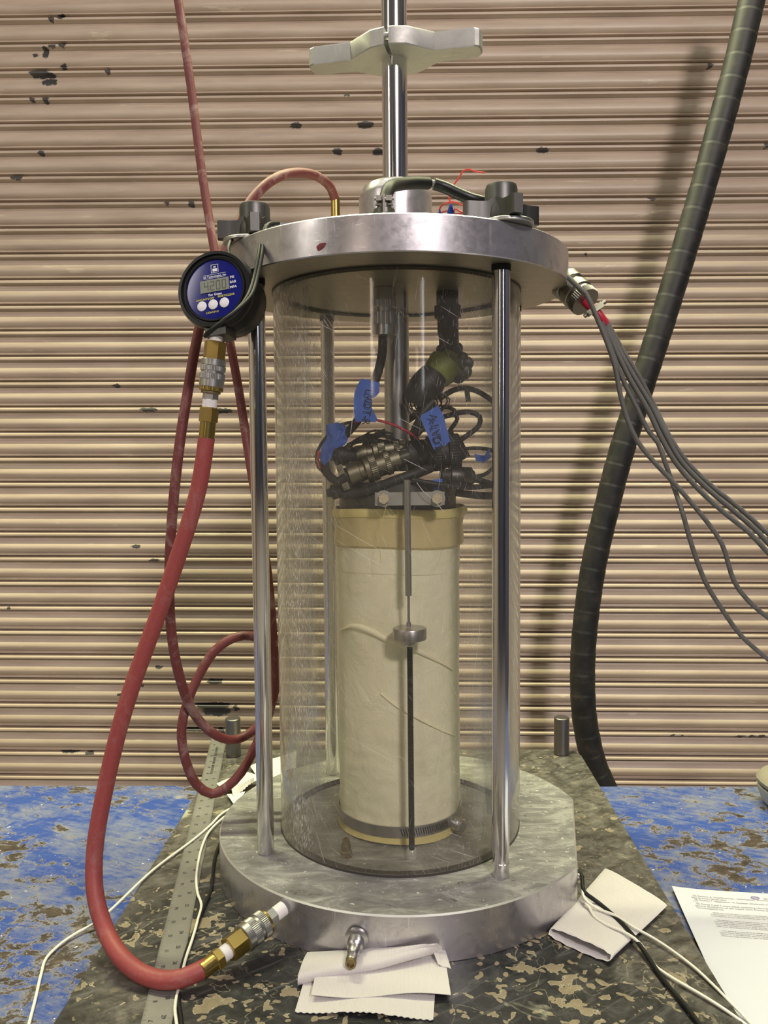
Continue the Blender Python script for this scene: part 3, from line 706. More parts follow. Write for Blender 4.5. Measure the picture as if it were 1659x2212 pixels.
# dark connector at the right, with green tape elbow
Yd = -.01
p0 = at(966, 640, Yd); p0.z = ZR; p1 = at(968, 722, Yd)
connector('dark_connector', p0, p1, [('shell', .0125, 0, .35, M['black_dull'], 32, 0), ('coupling_ring', .0150, .33, .62, M['black_dull'], 28, 1), ('tail', .0120, .6, 1, M['black_dull'], 32, 0)],
    'dusty black connector hanging under the lid on the right')
e = thing('taped_elbow', 'olive green taped cable elbow with dark green knobs', 'cable', at(968, 722, Yd))
B().tube(path((968, 715, Yd), (970, 745, Yd), (965, 775, Yd)), .0115, 18, .006).build('sleeve', M['black_dull'], e)
B().tube(path((978, 762, Yd), (968, 782, Yd), (952, 800, Yd-.005), (930, 816, Yd-.01)), .016, 18, .004, rf=lambda d: .0135+.0075*math.sin(min(1, d/.040)*math.pi)+.0008*math.sin(d*900)).build('green_tape', M['green'], e)
kb = B()
for (x, y, r) in ((952, 755, .0055), (988, 752, .0065), (992, 765, .005), (1000, 772, .006), (1008, 785, .008), (1003, 803, .009), (990, 812, .009), (975, 800, .010), (985, 785, .012), (968, 818, .006)):
    p = at(x, y, Yd-.004+random.uniform(-.004, .004)); kb.lathe(p-V((0, .006, 0)), p+V((0, 1, 0)), [(r*.5, 0), (r*.9, .002), (r, .005), (r*.9, .009), (r*.4, .012)], 14)
kb.build('ribbed_knob', M['dkgreen'], e)
B().tube(path((938, 810, Yd-.012), (922, 832, Yd-.016), (905, 850, Yd-.02), (893, 872, Yd-.02)), .015, 16, .005, rf=lambda d: .0165+.0022*math.sin(min(1, d/.035)*math.pi)-.22*max(0, d-.022)+.0005*math.sin(d*1300)).build('dark_tape', M['black_dull'], e)
# blue tape flags
def flag(pts, Y, label, txt=None, tsize=.012, tpos=None, tang=-80, crumple=.0):
    cs_ = [at(x, y, Y) for x, y in pts]; c = sum(cs_, V())/len(cs_)
    t = thing('tape_flag', label, 'tape', c)
    n_ = len(cs_); 
    # outline resampled, given thickness and a slight wave
    P = []
    for i in range(n_):
        a, b = cs_[i], cs_[(i+1) % n_]
        for k in range(5):
            p = a.lerp(b, k/5); P.append(p)
    def bend(p): return V((p.x, p.y+.0025*math.sin((p.z-c.z)*90)+crumple*noise.noise(p*120)*.01, p.z))
    K = len(P); vs = []; fs = []
    rings = [1, .66, .33]
    for s_ in rings: vs += [bend(c+(p-c)*s_) for p in P]
    vs.append(bend(c)); F = len(vs); 
    vs += [v+V((0, .0006, 0)) for v in vs[:F]]
    for o_ in (0, F):
        for j in range(2): fs += [[o_+j*K+i, o_+j*K+(i+1) % K, o_+(j+1)*K+(i+1) % K, o_+(j+1)*K+i] for i in range(K)]
        fs += [[o_+2*K+i, o_+2*K+(i+1) % K, o_+3*K] for i in range(K)]
    fs += [[i, (i+1) % K, F+(i+1) % K, F+i] for i in range(K)]
    link('tape', vs, fs, M['bluetape'], t, ang=50)
    if txt:
        o_ = at(*tpos, Y-.0042); X = V((math.cos(R(tang)), 0, math.sin(R(tang)))); Yv = V((-X.z, 0, X.x))
        v_, f_ = text_mesh(txt, tsize, o_, X, Yv, sx=.9); link('lettering', v_, f_, M['ink'], t, False)
    return t
flag([(781, 817), (820, 826), (819, 848), (812, 856), (803, 860), (803, 880), (815, 905), (812, 912), (768, 911), (764, 880), (765, 850), (772, 830)], -.078, 'upper blue tape flag with handwritten letters beside the piston', 'LVDT-R', .0125, (790, 840), -97)
flag([(946, 875), (958, 895), (972, 953), (962, 962), (937, 972), (908, 903), (910, 897)], -.082, 'blue tape flag with handwritten letters right of the piston', 'A-LVDT', .0125, (926, 896), -80)
flag([(704, 918), (728, 912), (748, 920), (744, 935), (752, 948), (745, 962), (722, 970), (716, 988), (702, 1006), (690, 990), (695, 965), (706, 945)], -.085, 'crumpled dark blue tape around the cables at the left', crumple=.6)
flag([(1024, 980), (1052, 986), (1058, 968), (1060, 990), (1046, 999), (1028, 996)], -.02, 'small blue tape wrapped on cable near the right rod', crumple=.3)
flag([(935, 1036), (955, 1034), (958, 1056), (937, 1058)], -.06, 'dark blue tape bit on top of the specimen cap', crumple=.3)
tag(B().tube(path((762, 912, -.05), (735, 918, -.052), (700, 950, -.058), (683, 985, -.06), (688, 1010, -.06), (705, 1025, -.062)), .0017, 8, .005).build('wire', M['black_dull']), 'thin black wire looping round the crumpled blue tape', 'wire')
# brass-coloured multi-pin connectors lying on the top cap
def pinconn(name, a, b, rad, label):
    a = V(a); b = V(b)
    segs = [('clamp_end', rad*.62, 0, .10, M['dark_olive'], 20, 0), ('backshell', rad*.86, .10, .27, M['olive'], 30, 0), ('backshell', rad*.74, .26, .36, M['olive'], 30, 0), ('flange_ring', rad*1.05, .35, .42, M['olive'], 40, 0),
            ('knurled_ring', rad*1.0, .42, .52, M['olive'], 56, 1), ('barrel', rad*.85, .51, .66, M['olive'], 36, 0), ('knurled_ring', rad*.92, .64, .72, M['olive'], 56, 1), ('barrel', rad*.80, .71, .86, M['olive'], 30, 0), ('tail', rad*.55, .85, 1, M['dark_olive'], 20, 0)]
    t = connector(name, a, b, segs, label)
    u = (b-a).normalized(); s = u.cross(V((0, 1, 0))).normalized(); L = (b-a).length
    B().box(a+u*L*.03+V((0, -rad*.8, 0)), (s, u, V((0, 1, 0))), rad*.95, .0035, .001).build('strain_bar', M['olive'], t, smooth=False)
    pp = a+u*L*.03+V((0, -rad*.8-.001, 0))
    for k in (-1, 1): B().cyl(pp+s*k*rad*.7, pp+s*k*rad*.7-V((0, .0022, 0)), .0026, 14).build('screw', M['olive'], t)
    return t
pinconn('pin_connector', at(738, 1032, -.052), at(884, 984, -.045), .0150, 'nearer olive multi-pin connector lying across the specimen cap')
pinconn('pin_connector', at(752, 986, -.018), at(905, 962, -.012), .0125, 'rear olive multi-pin connector behind the nearer one')
for (a, b, r, lb) in (((706, 1066, -.05), (748, 1056, -.05), .0085, 'black cable end at the far left of the cable heap'),
                      ((715, 985, -.03), (765, 985, -.02), .011, 'black sleeve behind the crumpled blue tape')):
    A_, B_ = at(*a), at(*b); tag(B().lathe(A_, B_, [(r*.5, 0), (r*.6, .004), (r, .006), (r, (B_-A_).length-.002), (r*.8, (B_-A_).length)], 20).build('cable_end', M['black_dull']), lb, 'connector')
connector('dark_connector', at(880, 985, -.035), at(992, 975, -.03), [('shell', .017, 0, .4, M['black_dull'], 28, 0), ('coupling_ring', .020, .38, .62, M['black_dull'], 28, 1), ('shell', .016, .6, .8, M['black_dull'], 24, 0), ('coupling_ring', .0205, .78, 1, M['black_dull'], 24, 1)], 'large black connector lying at the right of the heap')
connector('dark_connector', at(955, 940, -.02), at(985, 1000, -.02), [('shell', .013, 0, .45, M['black_dull'], 24, 0), ('coupling_ring', .018, .42, 1, M['black_dull'], 24, 1)], 'black ribbed connector standing behind the right blue flag')
connector('cylindrical_plug', at(952, 1029, -.05), at(1024, 1031, -.045), [('sleeve', .0085, 0, .3, M['black_dull'], 24, 0), ('body', .0112, .28, .92, M['dark_steel'], 32, 0), ('tail', .0075, .9, 1, M['black_dull'], 20, 0)], 'grey cylindrical plug at the lower right of the cable heap')
def cable(pts, r, m, label, cat='cable', nm='cable', n=10, step=.006): return tag(B().tube(path(*pts), r, n, step).build(nm, m), label, cat)
cable([(1022, 1030, -.045), (1045, 1026, -.04), (1066, 1010, -.03), (1075, 985, -.01), (1060, 972, 0), (1020, 968, 0), (985, 974, -.01)], .0022, M['black_dull'], 'black cable looping from the grey plug up to the black connector')
cable([(1022, 1034, -.045), (1050, 1042, -.04), (1085, 1050, -.02), (1100, 1030, .01), (1080, 1000, .03)], .0036, M['black_dull'], 'thick black cable curving right from the grey plug')
cable([(890, 1036, -.07), (940, 1046, -.07), (1000, 1052, -.06), (1050, 1050, -.04), (1095, 1040, 0)], .0030, M['black_dull'], 'black cable running right just above the specimen cap')
cable([(985, 1064, -.05), (1030, 1070, -.045), (1075, 1070, -.02), (1100, 1060, .02)], .0042, M['black_dull'], 'lowest black cable at the right of the cap')
cable([(742, 1068, -.055), (790, 1062, -.06), (850, 1040, -.065), (900, 1022, -.06), (930, 1010, -.05)], .0058, M['black_dull'], 'thick black cable in front of the olive connector')
cable([(948, 862, -.02), (975, 845, -.015), (1003, 838, 0), (1040, 850, .02), (1075, 880, .04), (1090, 930, .05), (1080, 975, .05)], .0032, M['black_dull'], 'large arc of black cable behind the right tie rod')
cable([(1008, 840, .0), (1010, 855, .0), (1012, 868, .0)], .0030, M['dkgreen'], 'short green stub hanging from the black cable arc')
cable([(900, 940, -.03), (930, 912, -.02), (975, 896, 0), (1015, 890, .01), (1036, 900, .01), (1034, 920, .0), (1010, 940, -.01), (980, 960, -.02)], .0030, M['black_dull'], 'black cable loop right of the blue flag')
cable([(940, 900, .01), (958, 880, .01), (980, 885, .01), (988, 905, .01), (975, 925, .0), (962, 950, .0)], .0026, M['black_dull'], 'small black loop behind the right blue flag')
cable([(905, 965, -.02), (893, 940, -.03), (905, 912, -.035), (915, 890, -.035), (935, 868, -.03)], .0050, M['black_dull'], 'thick black cable rising left of the right blue flag')
cable([(775, 985, -.02), (800, 950, -.01), (850, 925, .02), (885, 905, .02), (930, 870, .01)], .0042, M['black_dull'], 'black cable passing behind the piston rod')
cable([(765, 912, -.05), (800, 906, -.052), (840, 914, -.05), (875, 930, -.045), (890, 938, -.04)], .0015, M['red_tape'], 'dark red wire running right from the upper flag', 'wire', 'wire')
cable([(815, 907, -.052), (850, 918, -.05), (885, 935, -.045), (905, 950, -.04)], .0013, M['red_tape'], 'second dark red wire under the first', 'wire', 'wire')
cable([(690, 975, -.062), (686, 995, -.063), (692, 1010, -.063)], .0016, M['red'], 'short red wire on the left of the blue tape', 'wire', 'wire')
cable([(905, 848, -.03), (925, 853, -.036), (950, 845, -.03)], .0010, M['red'], 'thin red wire around the dark tape', 'wire', 'wire')
# tangle of thin wires: loops round the lower end of the taped elbow
tang = []
for k in range(16):
    cx, cy = 915+random.uniform(-14, 22), 868+random.uniform(-14, 14); rx, ry = random.uniform(18, 38), random.uniform(20, 38); ph = random.uniform(0, 6)
    Pq = [at(cx+rx*math.cos(ph+j*.7), cy+ry*math.sin(ph+j*.7), -.02+.012*math.sin(j+k)) for j in range(random.randint(5, 8))]
    o = B().tube(Pq, .0009, 6, .006).build('wire', M['black_dull'] if k % 4 else M['steel']); tag(o, 'one of the thin wire loops tangled below the green elbow', 'wire', 'thin wire loops in the tangle')
for k in range(7):
    x0_, y0_ = 745+k*4, 960+random.uniform(-8, 8); x1_, y1_ = 835+random.uniform(-10, 30), 935+random.uniform(0, 25)
    o = B().tube([at(x0_, y0_, -.03), at((x0_+x1_)/2, min(y0_, y1_)-random.uniform(0, 14), -.025), at(x1_, y1_, -.02)], .0012, 6, .006).build('wire', M['black_dull']); tag(o, 'one of the thin dark wires arching over the olive connectors', 'wire', 'thin wires over the connectors')
cable([(897, 868, .0), (898, 845, .0), (910, 820, .0), (925, 808, 0), (938, 812, 0)], .0009, M['dirty_brass'], 'thin brown wire loop beside the piston', 'wire', 'wire')
# fine copper hairs hanging in front of the cap
cable([(835, 1088, -.096), (826, 1130, -.093), (821, 1175, -.092), (822, 1217, -.092)], .0003, M['latex_pale'], 'fine pale hair wire hanging down from the left bolt', 'wire', 'wire', 6)
cable([(900, 1042, -.10), (915, 1062, -.102), (935, 1078, -.102), (960, 1107, -.10)], .0003, M['ptfe'], 'fine white hair wire by the right bolt', 'wire', 'wire', 6)

# ------------------------------------------------------------------ on top of the lid
p0 = at(830, 455, -.171); p0.z = ZD; p1 = V((p0.x, p0.y, ZD+.020)); 
cn = thing('lid_connector', 'dark round cable connector with clamp screws on top of the lid', 'connector', p0)
B().lathe(p0, p1, [(.0110, 0), (.0118, .001), (.0118, .0035), (.0106, .0042), (.0098, .0088), (.0068, .0102), (.0066, .0170), (.005, .018)], 36).build('shell', M['dark_olive'], cn)
for zz, rr in ((.0125, .0082), (.0175, .0092)):
    c = p0+V((0, -.0045, zz)); B().cyl(c-V((rr, 0, 0)), c+V((rr, 0, 0)), .0013, 12).build('clamp_screw', M['grey_metal'], cn)
B().box(p0+V((0, -.0112, .0100)), ((1, 0, 0), (0, 1, 0), (0, 0, 1)), .0011, .0008, .0100).build('clamp_strap', M['grey_metal'], cn, smooth=False)
for s_ in (-1, 1): B().box(p0+V((s_*.0046, -.005, .0175)), ((1, 0, 0), (0, 1, 0), (0, 0, 1)), .0030, .0035, .0024).build('clamp_jaw', M['grey_metal'], cn, smooth=False)
B().tube([p0+V((0, 0, .015))]+path((840, 408, -.160), (865, 398, -.125), (895, 395, -.105), (925, 396, -.09)), .0062, 14, .005).build('cable_sheath', M['black'], cn)
lab(B().tube(path((922, 393, -.09), (930, 395, -.09), (938, 397, -.088)), .0037, 12, .003).build('bare_sleeve', M['ruler'], cn), 'bare grey metal sleeve')
lab(B().tube(path((937, 397, -.088), (960, 404, -.085), (990, 418, -.085), (1020, 430, -.085), (1045, 436, -.08), (1075, 450, -.05)), .0062, 12, .005).build('taped_cable', M['black_shiny'], cn), 'cable wrapped in glossy black tape')
wr = thing('red_wires', 'thin loose red wires with blue caps behind the lid connector', 'wire', at(965, 462, -.08))
Yr = -.06
for q_ in (((975, 442, Yr), (970, 425, Yr), (980, 400, Yr), (992, 383, Yr), (1000, 370, Yr), (1012, 366, Yr), (1030, 371, Yr), (1047, 373, Yr)),
           ((948, 455, Yr), (953, 445, Yr), (968, 437, Yr), (985, 437, Yr), (1003, 446, Yr)),
           ((980, 460, Yr), (982, 451, Yr), (993, 456, Yr), (1005, 461, Yr)), ((952, 460, Yr), (965, 456, Yr), (980, 462, Yr), (1000, 461, Yr)), ((985, 451, Yr), (996, 458, Yr), (1010, 459, Yr))):
    B().tube(path(*q_), .0009, 8, .003).build('wire', M['red'], wr)
for x, y in ((974, 440), (950, 454)):
    a, c = at(x, y, Yr), at(x-1, y+24, Yr); B().lathe(a, c, [(.0008, 0), (.003, .006), (.0042, .014)], 12).build('wire_cap', M['blue_cap'], wr)
# connector screwed into the rim at the right, with grey cables
rc = thing('rim_connector', 'knurled metal connector screwed into the right rim of the lid', 'connector', at(1225, 615, -.03))
Yq = -.02
a, c = at(1206, 596, Yq+.02), at(1285, 672, Yq-.02); u = (c-a).normalized(); L = (c-a).length
for pn, r, t0, t1, m, sd, kn in (('flange', .0185, .18, .34, M['grey_metal'], 12, 0), ('barrel', .0155, .3, .44, M['grey_metal'], 40, 0), ('coupling_ring', .0178, .42, .56, M['grey_metal'], 40, 0), ('barrel', .0160, .54, .66, M['grey_metal'], 36, 0), ('knurled_ring', .0172, .62, .76, M['grey_metal'], 72, 1)):
    B().lathe(a, c, [(r-.0008, t0*L), (r, t0*L+.0006), (r, t1*L-.0006), (r-.0008, t1*L)], 90 if kn else sd, flute=kn, amp=-.05 if kn else 0).build(pn, m, rc)
B().tube([a+u*L*.75, a+u*L*.95, a+u*L*1.08]+path((1307, 700, Yq-.02)), .0052, 14, .005).build('red_tape_wrap', M['red_tape'], rc)
cc = a+u*L*.97; s_ = u.cross(V((0, 1, 0))).normalized()
B().cyl(cc-s_*.014+V((0, -.006, 0)), cc+s_*.014+V((0, -.006, 0)), .0022, 14).build('clamp_screw', M['grey_metal'], rc)
B().box(cc+V((0, -.004, 0)), (s_, u, V((0, 1, 0))), .0095, .004, .005).build('cable_clamp', M['grey_metal'], rc, smooth=False)
G1 = 'grey cables from the rim connector'
Yk = Yq-.035
gc = [([(1210, 584, Yk+.03), (1226, 598, Yk), (1247, 618, Yk), (1265, 634, Yk), (1287, 681, Yk), (1309, 734, Yk), (1328, 790, Yk), (1340, 853, Yk), (1353, 900, Yk), (1375, 950, Yk), (1412, 997, Yk), (1453, 1040, Yk), (1484, 1075, Yk), (1520, 1118, Yk), (1559, 1174, Yk), (1586, 1256, Yk), (1613, 1294, Yk), (1659, 1334, Yk), (1720, 1370, Yk)], .0026, 'grey cable of the bundle that separates first and ends upper right'),
      ([(1300, 695, Yk+.01), (1322, 760, Yk+.012), (1350, 830, Yk+.012), (1378, 885, Yk+.012), (1400, 930, Yk+.012), (1421, 956, Yk+.012), (1437, 1000, Yk+.01), (1453, 1045, Yk+.012), (1472, 1100, Yk), (1495, 1180, Yk), (1525, 1260, Yk), (1559, 1315, Yk), (1600, 1372, Yk), (1659, 1424, Yk), (1720, 1470, Yk)], .0026, 'grey cable that drops lowest toward the right edge'),
      ([(1303, 695, Yk+.015), (1330, 757, Yk+.015), (1362, 822, Yk+.015), (1400, 886, Yk+.015), (1428, 945, Yk+.015), (1460, 1000, Yk+.015), (1510, 1058, Yk+.015), (1570, 1112, Yk+.015), (1620, 1152, Yk+.015), (1659, 1194, Yk+.015), (1720, 1250, Yk+.015)], .0028, 'lower grey cable of the tight bundle crossing the black hose'),
      ([(1306, 692, Yk+.02), (1336, 755, Yk+.02), (1370, 815, Yk+.02), (1404, 872, Yk+.02), (1438, 940, Yk+.02), (1470, 995, Yk+.02), (1522, 1050, Yk+.02), (1590, 1108, Yk+.02), (1640, 1152, Yk+.02), (1665, 1180, Yk+.02), (1730, 1240, Yk+.02)], .0028, 'middle grey cable of the tight bundle'),
      ([(1308, 690, Yk+.025), (1342, 752, Yk+.025), (1378, 810, Yk+.025), (1412, 875, Yk+.03), (1450, 950, Yk+.025), (1490, 1005, Yk+.025), (1540, 1052, Yk+.025), (1600, 1100, Yk+.025), (1650, 1145, Yk+.025), (1680, 1170, Yk+.025), (1740, 1225, Yk+.025)], .0028, 'uppermost grey cable of the tight bundle')]
for pts_, r, lb in gc: tag(B().tube(path(*pts_), r, 12, .01).build('grey_cable', M['grey_cable']), lb, 'cable', G1)

# ------------------------------------------------------------------ digital gauge
gc_ = at(466, 627, -.150); vdir = (CAM-gc_).normalized()
gr = (RT-vdir*RT.dot(vdir)).normalized(); gu = vdir.cross(gr); 
nrm = (vdir+(gr*-.74+gu*.60)*math.tan(R(30))*1.15).normalized()
gU = (gu*math.cos(R(10))-gr*math.sin(R(10))); gU = (gU-nrm*gU.dot(nrm)).normalized(); gX = gU.cross(nrm)
ga = thing('digital_pressure_gauge', 'round digital pressure gauge with blue face in black rubber boot', 'gauge', gc_)
bk = gc_-nrm
RG = .0385
B().lathe(gc_+nrm*.004, bk, [(.0290, .0035), (.0300, 0), (.0318, -.0006), (.0326, .0012), (.0340, .0012), (.0345, -.0012), (.0375, -.0010), (RG+.0005, .003), (RG+.001, .008), (RG-.001, .012), (RG-.002, .0135),
    (RG-.0014, .020), (RG-.0026, .0215), (RG-.002, .028), (RG-.0034, .030), (RG-.003, .037), (RG-.0040, .0385), (RG-.0045, .050), (RG-.010, .055)], 72).build('rubber_boot', M['black_shiny'], ga)
face = B().lathe(gc_+nrm*.0012, gc_+nrm*2, [(.0303, 0), (.0303, .0012), (.029, .0014)], 64).build('gauge_face', M['navy'], ga)
fo = gc_+nrm*.00275
def G2(x, y, lift=0): return fo+gX*x+gU*y+nrm*lift
k_ = .0303/62.0
lc = B().box(G2(.0005, .0038, .0002), (gX, gU, nrm), .0150, .0062, .0005).build('lcd_screen', M['lcd'], face, smooth=False)
seg = B(); SEG = {'4': 'bcfg', '2': 'abdeg', '0': 'abcdef'}
for i_, ch in enumerate('4200'):
    cx, cy = -.0095+i_*.0062, .0036; w2, h2 = .0018, .0042; th = .00042
    D = dict(a=(0, h2, w2, th), d=(0, -h2, w2, th), g=(0, 0, w2, th), b=(w2, h2/2, th, h2/2), c=(w2, -h2/2, th, h2/2), f=(-w2, h2/2, th, h2/2), e=(-w2, -h2/2, th, h2/2))
    for s in SEG[ch]:
        x, y, a, b_ = D[s]; seg.box(G2(cx+x+.0014, cy+y, .0008), (gX, gU, nrm), a, b_, .0001)
seg.build('lcd_digits', M['lcdseg'], face, smooth=False)
tx = B()
def T(b, s, size, x, y, al='LEFT', bold=.0, sx=1): v_, f_ = text_mesh(s, size, G2(x, y), gX, gU, al, .00025, sx, bold); b.add(v_, f_)
T(tx, 'PSI', .0036, .0170, .0078, bold=.02); T(tx, 'BAR', .0036, .0165, .0030, bold=.02); T(tx, 'MPA', .0036, .0163, -.0020, bold=.02)
T(tx, 'For Gases', .0034, .0005, -.0062, 'CENTER', bold=.02); T(tx, 'SSI Technologies, Inc.', .0028, .0012, .0122, 'CENTER', bold=.015)
for (y) in (.0150, .0113): tx.box(G2(.0012, y, .0003), (gX, gU, nrm), .0118, .00015, .0001)
for x, y, hx_, hy_ in ((.0015, .0246, .0036, .0002), (.0015, .0166, .0036, .0002), (-.0021, .0206, .0002, .0041), (.0051, .0206, .0002, .0041), (.0017, .0192, .0024, .0014)): tx.box(G2(x, y, .0003), (gX, gU, nrm), hx_, hy_, .0001)
T(tx, 'SSI', .0024, .0015, .0216, 'CENTER', bold=.03)
tx.build('white_lettering', M['wprint'], face, smooth=False)
ty = B(); T(ty, 'ON/UNITS/OFF', .0029, -.0200, -.0096, bold=.01); T(ty, 'RESET/CLEAR', .0030, .0030, -.0090, bold=.01); T(ty, 'LIGHT/P-H', .0028, -.0035, -.0235, 'CENTER', bold=.01)
ty.build('yellow_lettering', M['yprint'], face, smooth=False)
for x in (-.0140, -.0022, .0096):
    c = G2(x, -.0150); B().lathe(c, c+nrm, [(.0049, 0), (.0049, .0006), (.0043, .0010)], 32).build('button', M['button'], face)
# hanging cord
ap = (.0021)
cord = thing('hanging_cord', 'black elastic cord looped from the left knob round the gauge', 'cord', at(575, 490, -.11))
B().tube(path((602, 482, -.10), (580, 484, -.118), (572, 500, -.126), (567, 545, -.150), (556, 600, -.168), (542, 640, -.185), (515, 668, -.196), (478, 696, -.200), (445, 722, -.185), (450, 726, -.16)), .0019, 10, .006).build('cord', M['black'], cord)
B().tube(path((590, 484, -.102), (574, 488, -.120), (565, 505, -.126), (560, 545, -.148), (549, 600, -.166), (532, 645, -.186), (505, 676, -.197), (470, 704, -.200), (443, 726, -.182)), .0019, 10, .006).build('cord', M['black'], cord)
B().tube(path((506, 512, -.10), (497, 524, -.115), (493, 540, -.125), (496, 556, -.13)), .0019, 10, .006).build('cord', M['black'], cord)

# quick couplings: parts of the thick hose
def coupling(par, p0, p1, segs):
    p0 = V(p0); p1 = V(p1); L = (p1-p0).length
    for (pn, r, t0, t1, m, sd, kn) in segs:
        if pn == 'thread_tape':
            pr_ = []; x = t0*L
            while x < t1*L: pr_ += [(r, x), (r*.93, x+.0005)]; x += .0011
            B().lathe(p0, p1, pr_, 24).build(pn, m, par); continue
        B().lathe(p0, p1, [(r-.0007, t0*L), (r, t0*L+.0006), (r, t1*L-.0006), (r-.0007, t1*L)], 96 if kn else sd, flute=kn, amp=-.03 if kn else 0).build(pn, m, par)
hs = thing('thick_red_hose', 'thick red rubber hose from the gauge looping down to the chamber base', 'hose', at(205, 1870, -.2))
YG = -.150
tp, bt = at(468, 712, YG), at(446, 950, YG)
def tt_(y): return (y-712)/(950-712)
B().box(at(476, 712, YG+.004), (gX, gU, nrm), .011, .009, .012).build('stem_block', M['dark_steel'], ga, smooth=False)
coupling(hs, tp, bt, [('thread_tape', .0068, tt_(722), tt_(741), M['ptfe'], 24, 0), ('brass_hex', .0108, tt_(738), tt_(779), M['brass'], 6, 0), ('sleeve', .0120, tt_(776), tt_(790), M['zinc'], 40, 0), ('knurled_sleeve', .0123, tt_(790), tt_(802), M['zinc'], 64, 1),
    ('groove', .0112, tt_(800), tt_(808), M['steel'], 32, 0), ('knurled_sleeve', .0123, tt_(806), tt_(820), M['zinc'], 64, 1), ('sleeve', .0121, tt_(819), tt_(836), M['zinc'], 40, 0), ('brass_lip', .0116, tt_(835), tt_(844), M['brass'], 40, 1), ('brass_lip', .0095, tt_(842), tt_(850), M['dirty_brass'], 32, 0),
    ('plug_hex', .0078, tt_(848), tt_(864), M['zinc'], 6, 0), ('thread_tape', .0074, tt_(862), tt_(882), M['ptfe'], 24, 0), ('brass_hex', .0095, tt_(880), tt_(912), M['brass'], 6, 0), ('ferrule', .0078, tt_(910), tt_(949), M['brass'], 32, 0)])
e0 = V((math.sin(R(-36))*.2145, -math.cos(R(-36))*.2145, .026)); e0 = at(612, 1962, -.178)
e1 = onz(438, 2096, .017)
def ee(f): return f
coupling(hs, e0, e1, [('thread_tape', .0072, .0, .14, M['ptfe'], 24, 0), ('plug_hex', .0088, .12, .24, M['zinc'], 6, 0), ('brass_lip', .0118, .22, .26, M['brass'], 40, 0), ('knurled_sleeve', .0130, .25, .33, M['zinc'], 64, 1), ('groove', .0118, .32, .37, M['steel'], 32, 0),
    ('knurled_sleeve', .0130, .36, .45, M['zinc'], 64, 1), ('sleeve', .0132, .44, .52, M['zinc'], 40, 0), ('brass_hex', .0122, .51, .70, M['brass'], 6, 0), ('thread_tape', .0074, .69, .80, M['ptfe'], 24, 0), ('brass_hex', .0098, .79, .87, M['brass'], 6, 0), ('ferrule', .0080, .86, 1.02, M['brass'], 32, 0)])
RH = .0082
hp = path((446, 946, YG), (441, 985, YG), (430, 1050, YG), (408, 1130, YG), (382, 1210, YG), (348, 1310, -.152), (315, 1400, -.155), (283, 1490, -.158), (256, 1580, -.162), (230, 1690, -.168), (209, 1800, -.178), (203, 1870, -.186),
          (207, 1940, -.198), (228, 2010, -.212))+flat(.009, (262, 2068, .020), (305, 2103, .0115), (350, 2117, .010), (395, 2113, .013), (438, 2096, .017))
dh = (e0-e1).normalized(); hp[-1] = e1+dh*.004
B().tube(hp, RH, 20, .008).build('hose', M['hose'], hs)

# thin red air line: comes down from above, loops twice and rises to the lid
hp = path((375, -60, .12), (388, 20, .12), (400, 100, .12), (418, 230, .12), (433, 350, .115), (448, 450, .11), (462, 535, .10), (478, 640, .09), (497, 740, .08), (517, 850, .075), (540, 1000, .06), (560, 1120, .045), (578, 1240, .03), (588, 1350, .02), (592, 1450, .015), (584, 1530, .01),
          (552, 1612, .01), (520, 1670, .0), (490, 1700, -.005), (458, 1715, -.01), (425, 1695, -.015), (402, 1645, -.02), (392, 1580, -.02), (404, 1520, -.015), (432, 1455, -.005), (465, 1405, .0), (505, 1378, .005), (545, 1374, .01), (575, 1395, .012), (592, 1440, .03), (594, 1490, .035), (576, 1545, .035),
          (545, 1580, .03), (510, 1598, .02), (470, 1590, .0), (435, 1562, -.01), (408, 1520, -.03), (386, 1455, -.045), (372, 1380, -.055), (366, 1300, -.06), (367, 1200, -.065), (375, 1080, -.07), (388, 960, -.07), (405, 850, -.065), (424, 740, -.055), (448, 640, -.045), (480, 555, -.04), (512, 490, -.035),
          (545, 430, -.02), (590, 388, .0), (640, 373, .03), (685, 381, .06), (714, 405, .085), (724, 432, .095))
al = thing('thin_red_air_line', 'thin dusty red air hose looping behind the left rod up to the lid', 'hose', at(388, 20, .12))
B().tube(hp, .0056, 16, .008).build('hose', M['hose_dusty'], al)
ft = at(724.5, 428, .095); B().lathe((ft.x, ft.y, ZD), (ft.x, ft.y, 1), [(.0064, 0), (.0066, .003), (.0057, .004), (.0057, ft.z-ZD)], 24).build('brass_fitting', M['brass'], al)

# ------------------------------------------------------------------ thick black wrapped hose at the right
YH = .55
hp = [at(x, y, Y) for x, y, Y in ((1655, -120, YH), (1624, 0, YH), (1591, 140, YH), (1553, 280, YH), (1514, 420, YH), (1472, 560, YH), (1429, 700, YH), (1380, 853, YH), (1334, 1005, YH), (1310, 1100, YH), (1285, 1208, YH), (1268, 1317, YH), (1259, 1425, YH), (1261, 1534, YH), (1271, 1600, YH), (1284, 1650, YH), (1308, 1705, YH), (1350, 1780, YH+.01), (1400, 1860, YH+.02))]
def wrap(d):
    f = (d/.039) % 1.0; return .0226+(.0007*(1-f))-(.0009 if f < .06 else 0)
bh = thing('black_wrapped_hose', 'thick black tape-wrapped hose leaning across the shutter at the right', 'hose', at(1308, 1705, YH))
B().tube(hp, .0205, 28, .0023, rf=wrap).build('hose', M['bighose'], bh, ang=60)

